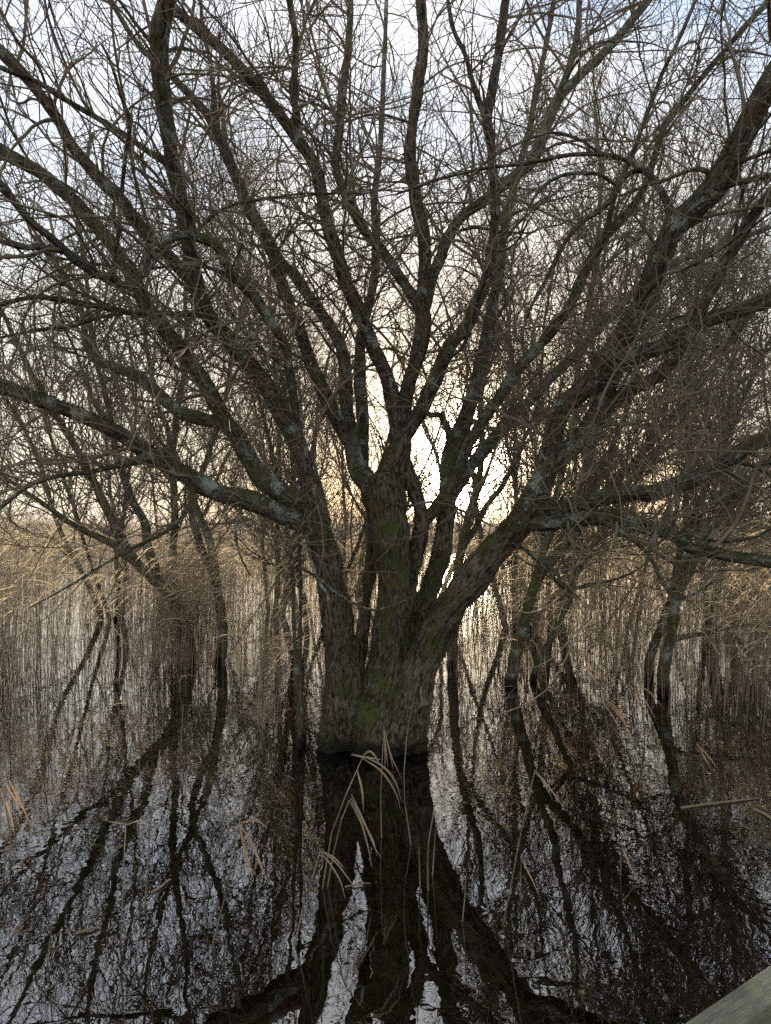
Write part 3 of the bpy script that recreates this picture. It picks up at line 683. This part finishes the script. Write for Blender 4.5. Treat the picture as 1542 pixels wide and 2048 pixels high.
# single reeds in the open water: a few kinds, copied
protos = []
for s in range(10):
    gg = np.random.default_rng(500 + s)
    p = reed_lines(np.zeros(1), np.zeros(1), np.array([1.0]), gg, n=6, lean=.07)
    if s % 3 == 2:                                # snapped: the top hangs over
        p[0, 4] = p[0, 3] + np.array([.12, 0, -.02]); p[0, 5] = p[0, 3] + np.array([.22, .02, -.2])
    sm = Soup(); sm.tubes(p, np.full((1, 6), .0034) * np.array([1, .95, .9, .8, .65, .3]), 5)
    lv = []
    for q in range(0 if s % 5 == 4 else 1 + s % 2):
        bp, ww = reed_leaves(p, gg, 1, L=(.22, .5), w=(.008, .014), t0=.5)
        c, f = blade(bp, ww); lv.append(make_mesh('leaf', c, f))
    protos.append((sm.mesh('stem'), lv))
def reed(x, y, sc, rz, lab, grp, kd=None, lm=None):
    stm, lv = protos[kd if kd is not None else random.randrange(10)]
    o = link('reed', stm, M_REED, category='reed', label=lab)
    if grp: o['group'] = grp
    o.location = (x, y, 0); o.rotation_euler.z = rz; o.scale = (1, 1, 1) if sc is None else (.6 + .4 * sc, .6 + .4 * sc, sc)
    for m in lv:
        c = bpy.data.objects.new('leaf', m); COL.objects.link(c); c.parent = o
        if not m.materials: m.materials.append(M_LEAF)
cnt = 0
while cnt < 230:
    y = 4.2 + 6.5 * random.random() ** .6
    x = random.uniform(-1, 1) * (.56 * y)
    if abs(x + .1) < .95 and y < 7.2: continue
    if random.random() > .25 + .75 * (y - 4.2) / 6.5: continue
    s = 'left' if x < 0 else 'right'
    reed(x, y, random.uniform(.45, 1.5) * (.55 + .45 * min(1, y / 8)), random.gauss(0, .9),
         'thin dead brown reed standing in the shallow water %s of the willow trunk' % s, 'scattered reeds %s of the willow trunk' % s)
    cnt += 1

# reeds near the camera, each with its own bends
def fore(label, stem, leaves=(), w=5.0, rust=False, lw=7.0):
    d = wl(stem[0][1])
    A = np.array([[*P(u, v, d + .05 * i * (1 if i % 2 else -1) * .4), w * .62 / 2 / F * d * (1 - .5 * i / max(1, len(stem)))] for i, (u, v) in enumerate(stem)])
    A0 = A[0].copy(); A0[2] -= .12; A = np.vstack([A0, A])
    S = []
    for i in range(len(A) - 1):                   # reeds bend in straight pieces
        for t in np.linspace(0, 1, 5, endpoint=False): S.append(A[i] * (1 - t) + A[i + 1] * t)
    S.append(A[-1]); S = np.array(S)
    base = (float(A[1, 0]), float(A[1, 1]), 0)
    root = empty('reed', base, category='reed', label=label)
    sm = Soup(); sm.tubes(S[None, :, :3], S[None, :, 3], 6)
    child('stem', sm.mesh('stem'), M_REED, root)
    for L in leaves:
        d1 = d - .02 - .1 * random.random()
        C = catmull(np.array([[*P(u, v, d + (d1 - d) * i / (len(L) - 1)), 0] for i, (u, v) in enumerate(L)]), .03)
        n = len(C); t = np.linspace(0, 1, n)
        ww = lw * .44 / F * d * np.minimum(1, .35 + 3 * t) * np.minimum(1, (1 - t) * 2.2 + .06)
        c, f = blade(C[None, :, :3], ww[None], .22, side=np.array([.25, -1, .1]))
        child('leaf', make_mesh('leaf', c, f), M_RUST if rust else M_LEAF, root)
fore('long slanting reed with broad drooping leaves in front of the willow trunk', [(645, 1776), (663, 1667), (692, 1589), (726, 1513)],
     [[(726, 1517), (758, 1538), (778, 1562), (794, 1592), (801, 1620)], [(727, 1512), (765, 1532), (790, 1562), (804, 1606)], [(702, 1509), (735, 1515), (766, 1519)], [(727, 1510), (740, 1502), (752, 1515), (760, 1530)], [(714, 1540), (724, 1580), (727, 1628)]], 5, lw=9)
fore('reed bent over in a sharp hairpin of pale leaves in front of the trunk reflection', [(655, 1774), (667, 1706), (684, 1636), (699, 1600)],
     [[(703, 1589), (722, 1630), (740, 1672), (752, 1700), (764, 1718)], [(699, 1600), (722, 1645), (735, 1690), (745, 1737)], [(701, 1595), (730, 1650), (746, 1680), (754, 1712)]], 5, lw=8)
fore('thin upright reed with a tuft of hanging leaf tips before the willow base', [(763, 1675), (761, 1597), (765, 1510), (768, 1458)],
     [[(768, 1462), (772, 1500), (776, 1535)], [(769, 1460), (778, 1500), (787, 1540)], [(769, 1460), (782, 1510), (803, 1557)], [(767, 1466), (770, 1505), (770, 1540)]], 4, lw=5)
fore('tall bare reed with its tip folded over beside the right side of the willow base', [(822, 1690), (809, 1600), (808, 1540), (814, 1470), (833, 1368), (841, 1372), (843, 1410)], [], 4)
fore('short stiff reed stub, leftmost of the three in the trunk reflection', [(840, 1778), (839, 1740), (838, 1694)], [], 6)
fore('straw-yellow reed stub, tallest of the three in the trunk reflection', [(856, 1781), (855, 1730), (857, 1684), (868, 1618)], [], 6)
fore('slender reed stub, rightmost of the three in the trunk reflection', [(865, 1750), (869, 1690), (873, 1634)], [], 5)
fore('reed with long leaves splayed to the right, near the bottom left of the trunk reflection', [(590, 1890), (607, 1810), (625, 1755), (640, 1702)],
     [[(641, 1701), (668, 1715), (692, 1740)], [(641, 1704), (662, 1730), (682, 1765), (691, 1802)], [(643, 1702), (672, 1725), (695, 1755), (713, 1780)]], 5, lw=7)
fore('reed with a broad rusty leaf bent down, over the water left of the trunk reflection', [(425, 1890), (448, 1800), (466, 1710), (478, 1648)],
     [[(478, 1646), (500, 1680), (518, 1720), (534, 1768)], [(478, 1648), (488, 1690), (497, 1730), (507, 1758)], [(480, 1646), (510, 1640), (535, 1655)]], 5, rust=True, lw=11)
fore('leaning reed with orange leaves at the left edge of the photo', [(22, 1720), (20, 1660), (8, 1590)],
     [[(0, 1578), (18, 1620), (30, 1672)], [(12, 1570), (30, 1600), (45, 1642)], [(18, 1560), (38, 1600), (62, 1650)]], 5, rust=True, lw=9)
fore('very long thin reed standing in the near water at the left', [(290, 1812), (297, 1700), (306, 1600), (320, 1500)], [], 5)
fore('tall thin reed with a snapped crosswise tip, near water at the left', [(241, 1890), (246, 1780), (249, 1700), (252, 1646)], [[(250, 1648), (228, 1645), (205, 1640)], [(252, 1650), (275, 1642), (300, 1638)]], 5, lw=5)
fore('short reed leaning right in the bottom left water', [(96, 1930), (99, 1890), (104, 1850)], [], 5)
fore('slanting reed with leaves spread like an arrow head, right of the trunk reflection', [(1006, 1850), (1022, 1770), (1045, 1650), (1070, 1540)],
     [[(1070, 1540), (1095, 1570), (1125, 1612)], [(1069, 1545), (1085, 1560), (1105, 1600)]], 5, lw=6)
fore('thin reed standing right of the trunk reflection with a broken base', [(925, 1843), (930, 1790), (933, 1740)], [], 5)
fore('pair of leaning reed leaves with an orange tip in the right water', [(1241, 1750), (1242, 1700), (1243, 1690)], [[(1243, 1692), (1262, 1735), (1290, 1786)]], 5, rust=True, lw=8)
fore('reed with a folded top in the middle of the right water', [(1040, 1792), (1041, 1750), (1043, 1718)], [[(1043, 1718), (1062, 1755), (1082, 1800)]], 5, lw=6)
fore('bent reed with rusty leaves in front of the crossing right stems', [(1290, 1480), (1285, 1420), (1270, 1370)], [[(1268, 1372), (1290, 1400), (1312, 1440)], [(1268, 1368), (1275, 1400), (1290, 1430)], [(1272, 1368), (1300, 1385), (1330, 1420)]], 4, rust=True, lw=6)
fore('reed with a bundle of orange leaves hanging right, midway across the right water', [(1225, 1530), (1215, 1450), (1200, 1390)], [[(1200, 1392), (1235, 1420), (1275, 1500)], [(1202, 1390), (1245, 1440), (1265, 1490)], [(1200, 1395), (1230, 1440), (1250, 1475)]], 4, rust=True, lw=7)
fore('reed with two orange drooping leaves between the leaning willow and the crossing stems', [(1180, 1430), (1172, 1370), (1155, 1325)], [[(1155, 1325), (1180, 1345), (1200, 1380)], [(1157, 1328), (1185, 1340), (1210, 1355)]], 4, rust=True, lw=6)
fore('reed with orange leaf tips low at the right edge of the photo', [(1412, 1570), (1405, 1530), (1396, 1490)], [[(1396, 1490), (1415, 1510), (1438, 1540)], [(1398, 1492), (1412, 1520), (1426, 1545)]], 4, rust=True, lw=6)

# reeds lying on the water
def floating(label, a, b, w=6):
    pa, pb = P(*a, wl(a[1])), P(*b, wl(b[1])); pa[2] = pb[2] = .004
    t = np.linspace(0, 1, 9)[:, None]
    pts = pa + (pb - pa) * t; pts[:, 2] += .006 * np.sin(t[:, 0] * 3.1); pts[:, 0] += .01 * np.sin(t[:, 0] * 5)
    sm = Soup(); sm.tubes(pts[None], np.full((1, 9), w / 2 / F * pa[1]) * (1 - .5 * t.T), 5)
    me = sm.mesh('fallen_reed'); link('fallen_reed', me, M_LEAF, category='reed', label=label)
floating('pale reed lying flat on the water at the right, below the crossing stems', (1362, 1617), (1520, 1598))
floating('short bright reed piece floating in the bottom left water', (152, 1868), (204, 1857), 8)
floating('reed lying on the water at the right edge of the photo', (1508, 1620), (1560, 1650), 7)
floating('thin reed floating across the dark trunk reflection', (690, 1775), (745, 1768), 4)
floating('dull reed floating among branch reflections left of the middle', (305, 1785), (345, 1760), 6)

# ------------------------------------------------------------------ water, bed, far land
def sheet(name, xs, ys, zf, mat, **props):
    X, Y = np.meshgrid(xs, ys); Z = zf(X, Y)
    ny, nx = X.shape; idx = np.arange(nx * ny).reshape(ny, nx)
    q = np.stack([idx[:-1, :-1], idx[:-1, 1:], idx[1:, 1:], idx[1:, :-1]], axis=-1).reshape(-1, 4)
    return link(name, make_mesh(name, np.stack([X, Y, Z], axis=-1).reshape(-1, 3), q), mat, **props)

mw, nt, b = new_mat('marsh_water'); L = nt.links.new
geo = N(nt, 'ShaderNodeNewGeometry')
nz1 = N(nt, 'ShaderNodeTexNoise', Scale=9.0, Detail=.5, Roughness=.4); L(geo.outputs['Position'], nz1.inputs['Vector'])
nz2 = N(nt, 'ShaderNodeTexNoise', Scale=3.0, Detail=0.0); L(geo.outputs['Position'], nz2.inputs['Vector'])
mm = N(nt, 'ShaderNodeMath', operation='MULTIPLY_ADD'); L(nz2.outputs[0], mm.inputs[0]); mm.inputs[1].default_value = .9; L(nz1.outputs[0], mm.inputs[2])
nz3 = N(nt, 'ShaderNodeTexNoise', Scale=24.0, Detail=.5); L(geo.outputs['Position'], nz3.inputs['Vector'])
pat = N(nt, 'ShaderNodeTexNoise', Scale=.55, Detail=1.0); L(geo.outputs['Position'], pat.inputs['Vector'])
patr = ramp(nt, pat.outputs[0], [(.38, (.45, .45, .45)), (.62, (1.0, 1.0, 1.0))])              # calmer and more ruffled patches
pm = N(nt, 'ShaderNodeMath', operation='MULTIPLY'); L(nz3.outputs[0], pm.inputs[0]); pm.inputs[1].default_value = .30
pa_ = N(nt, 'ShaderNodeMath', operation='ADD'); L(mm.outputs[0], pa_.inputs[0]); L(pm.outputs[0], pa_.inputs[1])
bp = N(nt, 'ShaderNodeBump', Distance=.00075); L(pa_.outputs[0], bp.inputs['Height']); L(patr.outputs[0], bp.inputs['Strength'])
gl = N(nt, 'ShaderNodeBsdfGlossy', Roughness=.0); gl.inputs['Color'].default_value = (1, 1, 1, 1); L(bp.outputs[0], gl.inputs['Normal'])
tr = N(nt, 'ShaderNodeBsdfTransparent'); tr.inputs[0].default_value = (.62, .44, .28, 1)
fr = N(nt, 'ShaderNodeFresnel', IOR=2.8); L(bp.outputs[0], fr.inputs['Normal'])
mx = N(nt, 'ShaderNodeMixShader'); L(fr.outputs[0], mx.inputs[0]); L(tr.outputs[0], mx.inputs[1]); L(gl.outputs[0], mx.inputs[2])
L(mx.outputs[0], nt.nodes['Material Output'].inputs[0])
sheet('water', np.linspace(-60, 60, 3), np.linspace(-12, 60, 3), lambda X, Y: X * 0, mw, kind='structure')

mb, nt, b = new_mat('marsh_mud'); L = nt.links.new
geo = N(nt, 'ShaderNodeNewGeometry')
n1 = N(nt, 'ShaderNodeTexVoronoi', Scale=17.0); L(geo.outputs['Position'], n1.inputs['Vector'])
n2 = N(nt, 'ShaderNodeTexNoise', Scale=6.0, Detail=6.0, Roughness=.7); L(geo.outputs['Position'], n2.inputs['Vector'])
c1 = ramp(nt, n2.outputs[0], [(.3, (.012, .008, .005)), (.7, (.075, .042, .022))])
c2 = mixc(nt, .35, c1.outputs[0], n1.outputs['Color'])
hs = N(nt, 'ShaderNodeHueSaturation', Saturation=.0, Value=.12); L(n1.outputs['Color'], hs.inputs['Color'])
L(mixc(nt, .3, c1.outputs[0], hs.outputs[0]), b.inputs['Base Color']); b.inputs['Roughness'].default_value = .9
def bedz(X, Y):
    n = noise(np.stack([X * .8, Y * .8, X * 0], axis=-1)) * .06
    d = np.maximum(np.hypot(X * .9, Y - 3) - 34, 0)
    return np.where(d > 0, -.3 + np.minimum(d * .04, 1.0), -.3) + n
mg, nt, b = new_mat('bank_grass'); L = nt.links.new
geo = N(nt, 'ShaderNodeNewGeometry')
n2 = N(nt, 'ShaderNodeTexNoise', Scale=.5, Detail=8.0, Roughness=.75); L(geo.outputs['Position'], n2.inputs['Vector'])
L(ramp(nt, n2.outputs[0], [(.3, (.13, .075, .035)), (.55, (.30, .17, .07)), (.75, (.38, .27, .13))]).outputs[0], b.inputs['Base Color']); b.inputs['Roughness'].default_value = 1
far = np.array([-900, -400, -200, -120, -80]); near = np.linspace(-60, 60, 121)
gd = sheet('ground', np.concatenate([far, near, -far[::-1]]), np.concatenate([np.linspace(-60, -14, 6), np.linspace(-12, 60, 110), [80, 120, 200, 400, 900]]), bedz, mb, kind='structure')
gd.data.materials.append(mg)
ce = np.zeros(len(gd.data.polygons) * 3, dtype=np.float32); gd.data.polygons.foreach_get('center', ce); ce = ce.reshape(-1, 3)
gd.data.polygons.foreach_set('material_index', (ce[:, 2] > -.1).astype(np.int32))

# dead leaves lying on the bottom
g = np.random.default_rng(77); n = 2600
x = g.uniform(-2.6, 2.6, n); y = g.uniform(1.9, 6.5, n); a = g.uniform(0, 6.28, n); ln = g.uniform(.03, .085, n)
d = np.stack([np.cos(a), np.sin(a), g.normal(0, .2, n)], axis=1)
p0 = np.stack([x, y, g.uniform(-.2, -.14, n)], axis=1)
pts = p0[:, None] + d[:, None] * (ln[:, None] * np.linspace(0, 1, 4))[..., None]; pts[:, 1:3, 2] += .012
c, f = blade(pts, ln[:, None] * .38 * np.array([.15, 1, .9, .05]), .15, side=np.array([0, 0, 1.0]))
M_DEAD = straw_material('sunken_leaf', (.06, .03, .014), (.36, .19, .09), .1)
link('leaf_litter', make_mesh('leaf_litter', c, f), M_DEAD, kind='stuff', category='leaves', label='sunken brown leaf litter showing through the dark water')
n = 240
x = g.uniform(-2.4, 2.4, n); y = g.uniform(2.2, 6.0, n); a = g.uniform(0, 3.14, n); ln = g.uniform(.15, .6, n)
pts = np.stack([x, y, g.uniform(-.16, -.10, n)], axis=1)[:, None] + (np.stack([np.cos(a), np.sin(a) * .6, a * 0], axis=1)[:, None] * (ln[:, None] * np.linspace(0, 1, 4))[..., None])
sm = Soup(); sm.tubes(pts, np.full(pts.shape[:2], .003), 4)
link('sunken_stems', sm.mesh('sunken_stems'), M_DEAD, kind='stuff', category='stems', label='sunken brown reed stems lying on the bottom under the dark water')

# far scrub: low brushwood on the bank
g = np.random.default_rng(91); n = 5200
y = g.uniform(42, 88, n); x = g.uniform(-1, 1, n) * (.75 * y)
zb = bedz(x, y)
h = np.clip(1.3 + 1.3 * noise(np.stack([x * .16, y * .05, x * 0], axis=1)) + .5 * noise(np.stack([x * .6, y * .05, x * 0], axis=1)) + g.normal(0, .5, n), .3, 3.6)
base = np.stack([x, y, zb - .05], axis=1)
t = np.linspace(0, 1, 4)
ln = np.stack([g.normal(0, .28, n), g.normal(0, .28, n), np.ones(n)], axis=1)
pts = base[:, None] + ln[:, None] * (h[:, None] * t)[..., None]
sm = Soup(); sm.tubes(pts, np.full((n, 4), .018) * np.array([1, .8, .6, .3]), 3)
q = spawn(pool_of(pts, np.full((n, 4), .018)), 14000, g, (.3, 1.2), .7, .014, .007, 3, ang=(15, 60), up=.4)
sm.tubes(q[0], q[1], 3)
link('far_scrub', sm.mesh('far_scrub'), twig_material('scrub_twigs', a=(.10, .07, .04), b_=(.17, .12, .07), la=.1), kind='stuff', category='scrub', label='low brown scrub on the far bank beyond the reeds')

# ------------------------------------------------------------------ boardwalk corner
mt, nt, b = new_mat('weathered_timber'); L = nt.links.new
tc = N(nt, 'ShaderNodeTexCoord')
mp = N(nt, 'ShaderNodeMapping'); mp.inputs['Scale'].default_value = (1.6, 34, 34); L(tc.outputs['Object'], mp.inputs[0])
n1 = N(nt, 'ShaderNodeTexNoise', Scale=4.0, Detail=8.0, Roughness=.7, Distortion=.6); L(mp.outputs[0], n1.inputs['Vector'])
n2 = N(nt, 'ShaderNodeTexNoise', Scale=9.0, Detail=4.0, Roughness=.7); L(tc.outputs['Object'], n2.inputs['Vector'])
c1 = ramp(nt, n1.outputs[0], [(.32, (.045, .042, .028)), (.5, (.11, .105, .072)), (.7, (.17, .165, .115))])
f1 = ramp(nt, n2.outputs[0], [(.5, (0, 0, 0)), (.68, (.75, .75, .75))])
L(mixc(nt, f1.outputs[0], c1.outputs[0], (.15, .165, .06)), b.inputs['Base Color']); b.inputs['Roughness'].default_value = .75
bp = N(nt, 'ShaderNodeBump', Strength=.9, Distance=.006); L(n1.outputs[0], bp.inputs['Height']); L(bp.outputs[0], b.inputs['Normal'])

def beam(name, length, wid, hei, root, loc, rz, mat, bev=.006):
    nx = max(2, int(length / .06)); xs = np.linspace(-length / 2, length / 2, nx)
    sec = []
    for sy, sz in ((-1, -1), (1, -1), (1, 1), (-1, 1)):
        cy, cz = sy * (wid / 2 - bev), sz * (hei / 2 - bev)
        st = {(-1, -1): 180, (1, -1): 270, (1, 1): 0, (-1, 1): 90}[(sy, sz)]
        for a in (0, 45, 90): sec.append((cy + bev * math.cos(R(st + a)), cz + bev * math.sin(R(st + a))))
    sec = np.array(sec); k = len(sec)
    co = np.array([[x, s[0], s[1]] for x in xs for s in sec])
    co[:, 1:] += (.0025 * np.stack([noise(co * np.array([6, 20, 20]) + 1, 3), noise(co * np.array([6, 20, 20]), 4)], axis=1))
    idx = np.arange(nx * k).reshape(nx, k); nxt = np.roll(idx, -1, axis=1)
    q = np.stack([idx[:-1], nxt[:-1], nxt[1:], idx[1:]], axis=-1).reshape(-1, 4)
    c0 = len(co); co = np.vstack([co, co[:k].mean(axis=0), co[-k:].mean(axis=0)])
    tri = [[(i + 1) % k, i, c0] for i in range(k)] + [[(nx - 1) * k + i, (nx - 1) * k + (i + 1) % k, c0 + 1] for i in range(k)]
    me = make_mesh(name, co, q, tri, smooth=False)
    o = bpy.data.objects.new(name, me); COL.objects.link(o); me.materials.append(mat)
    o.parent = root; o.location = loc; o.rotation_euler.z = rz
    return o
ZT = .34                                          # top of the kerb beam over the water
pa = np.array(P(1368, 2048, F * (HC - ZT) / (2048 - HZ))[:2]); pb = np.array(P(1542, 1929, F * (HC - ZT) / (1929 - HZ))[:2])
dr = (pb - pa) / np.linalg.norm(pb - pa); ang = math.atan2(dr[1], dr[0]); nrm_ = np.array([dr[1], -dr[0]])   # towards the walkway
walk = empty('boardwalk', (float(pa[0]), float(pa[1]), 0), category='boardwalk', label='weathered timber boardwalk edge with green algae in the bottom right corner')
W_ = .105
beam('kerb_beam', 7.0, W_, .09, walk, (*(nrm_ * W_ / 2 + dr * -.6), ZT - .045), ang, mt)
for i in range(5):
    beam('deck_board', 7.0, .14, .035, walk, (*(nrm_ * (.20 + .075 + i * .15) + dr * -.6), ZT - .165), ang, mt)
for s in (-2.6, -.7, 1.6):
    beam('block', .18, .09, .055, walk, (*(nrm_ * W_ / 2 + dr * s), ZT - .1185), ang, mt)
    o = beam('post', .62, .1, .1, walk, (*(nrm_ * .16 + dr * s), ZT - .50), ang, mt); o.rotation_euler = (0, R(90), ang)

C = catmull(np.array([[*P(1440, 2034, 2.19), 0], [*P(1452, 2044, 2.17), 0], [*P(1475, 2056, 2.15), 0]]), .01); C[:, 2] = ZT + .012 + .006 * np.sin(np.linspace(0, 3, len(C)))
t = np.linspace(0, 1, len(C))
c, f = blade(C[None, :, :3], (.034 * np.sin(np.clip(t * .92 + .04, 0, 1) * math.pi))[None], .2, side=np.array([0, 0, 1.0]))
link('dead_leaf', make_mesh('dead_leaf', c, f), M_DEAD, category='leaf', label='small dry curled leaf lying on the boardwalk beam')

# ------------------------------------------------------------------ light
SUN_AZ, SUN_EL = math.atan2(925 - CU, F), R(4.4)
w = bpy.data.worlds.new('World'); scene.world = w; w.use_nodes = True
nt = w.node_tree; L = nt.links.new
bg = nt.nodes['Background']
sky = N(nt, 'ShaderNodeTexSky'); sky.sky_type = 'NISHITA'; sky.sun_disc = False
sky.sun_elevation = SUN_EL; sky.sun_rotation = SUN_AZ; sky.air_density = 1.0; sky.dust_density = 1.6; sky.ozone_density = 1.0
tc = N(nt, 'ShaderNodeTexCoord')
mp = N(nt, 'ShaderNodeMapping'); mp.inputs['Scale'].default_value = (1, 1, 2.2); L(tc.outputs['Generated'], mp.inputs[0])
cn = N(nt, 'ShaderNodeTexNoise', Scale=2.3, Detail=6.0, Roughness=.55); L(mp.outputs[0], cn.inputs['Vector'])
cc = ramp(nt, cn.outputs[0], [(.40, (.50, .62, .86)), (.58, (.84, .85, .89))])
sx = N(nt, 'ShaderNodeSeparateXYZ'); L(tc.outputs['Generated'], sx.inputs[0])
hz = ramp(nt, sx.outputs['Z'], [(.14, (1, 1, 1)), (.52, (0, 0, 0))])
cl = mixc(nt, hz.outputs[0], cc.outputs[0], (1.04, 1.0, .86))                    # cloud is warmer towards the horizon
vs = N(nt, 'ShaderNodeVectorMath', operation='SCALE'); L(cl, vs.inputs[0]); vs.inputs['Scale'].default_value = 5.0
mixed = mixc(nt, .82, sky.outputs[0], vs.outputs[0])
dt = N(nt, 'ShaderNodeVectorMath', operation='DOT_PRODUCT'); L(tc.outputs['Generated'], dt.inputs[0])
dt.inputs[1].default_value = (math.sin(SUN_AZ) * math.cos(SUN_EL), math.cos(SUN_AZ) * math.cos(SUN_EL), math.sin(SUN_EL))
mx0 = N(nt, 'ShaderNodeMath', operation='MAXIMUM'); L(dt.outputs['Value'], mx0.inputs[0]); mx0.inputs[1].default_value = 0
gs = []
for ex, am in ((60.0, 3.0), (300.0, 40.0), (1500.0, 200.0)):                                        # thin cloud glowing round the hidden sun
    pw = N(nt, 'ShaderNodeMath', operation='POWER'); L(mx0.outputs[0], pw.inputs[0]); pw.inputs[1].default_value = ex
    ml = N(nt, 'ShaderNodeVectorMath', operation='SCALE'); ml.inputs[0].default_value = (1, .88, .66); L(pw.outputs[0], ml.inputs['Scale'])
    m2_ = N(nt, 'ShaderNodeVectorMath', operation='SCALE'); L(ml.outputs[0], m2_.inputs[0]); m2_.inputs['Scale'].default_value = am
    ad = N(nt, 'ShaderNodeVectorMath', operation='ADD'); L(mixed, ad.inputs[0]); L(m2_.outputs[0], ad.inputs[1]); mixed = ad.outputs[0]
L(mixed, bg.inputs[0]); bg.inputs[1].default_value = .11
sun = bpy.data.lights.new('sun', 'SUN'); sun.energy = 5.0; sun.angle = R(.6); sun.color = (1, .86, .66)
so = bpy.data.objects.new('sun', sun); COL.objects.link(so)
dv = Vector((math.sin(SUN_AZ) * math.cos(SUN_EL), math.cos(SUN_AZ) * math.cos(SUN_EL), math.sin(SUN_EL)))
so.rotation_euler = dv.to_track_quat('Z', 'Y').to_euler()

cam = bpy.data.cameras.new('camera'); co = bpy.data.objects.new('camera', cam); COL.objects.link(co)
co.location = (0, 0, HC); co.rotation_euler = (R(90), 0, 0)
cam.sensor_fit = 'VERTICAL'; cam.sensor_height = 24; cam.lens = F / 2048 * 24
cam.shift_y = (HZ - 1024) / 2048
cam.clip_end = 3000; cam.clip_start = .05
scene.camera = co
scene.view_settings.view_transform = 'Standard'; scene.view_settings.look = 'None'; scene.view_settings.exposure = 1.58
cy = scene.cycles
cy.use_denoising = False
cy.max_bounces = 6; cy.diffuse_bounces = 2; cy.glossy_bounces = 3; cy.transmission_bounces = 2; cy.transparent_max_bounces = 8
cy.caustics_reflective = False; cy.caustics_refractive = False
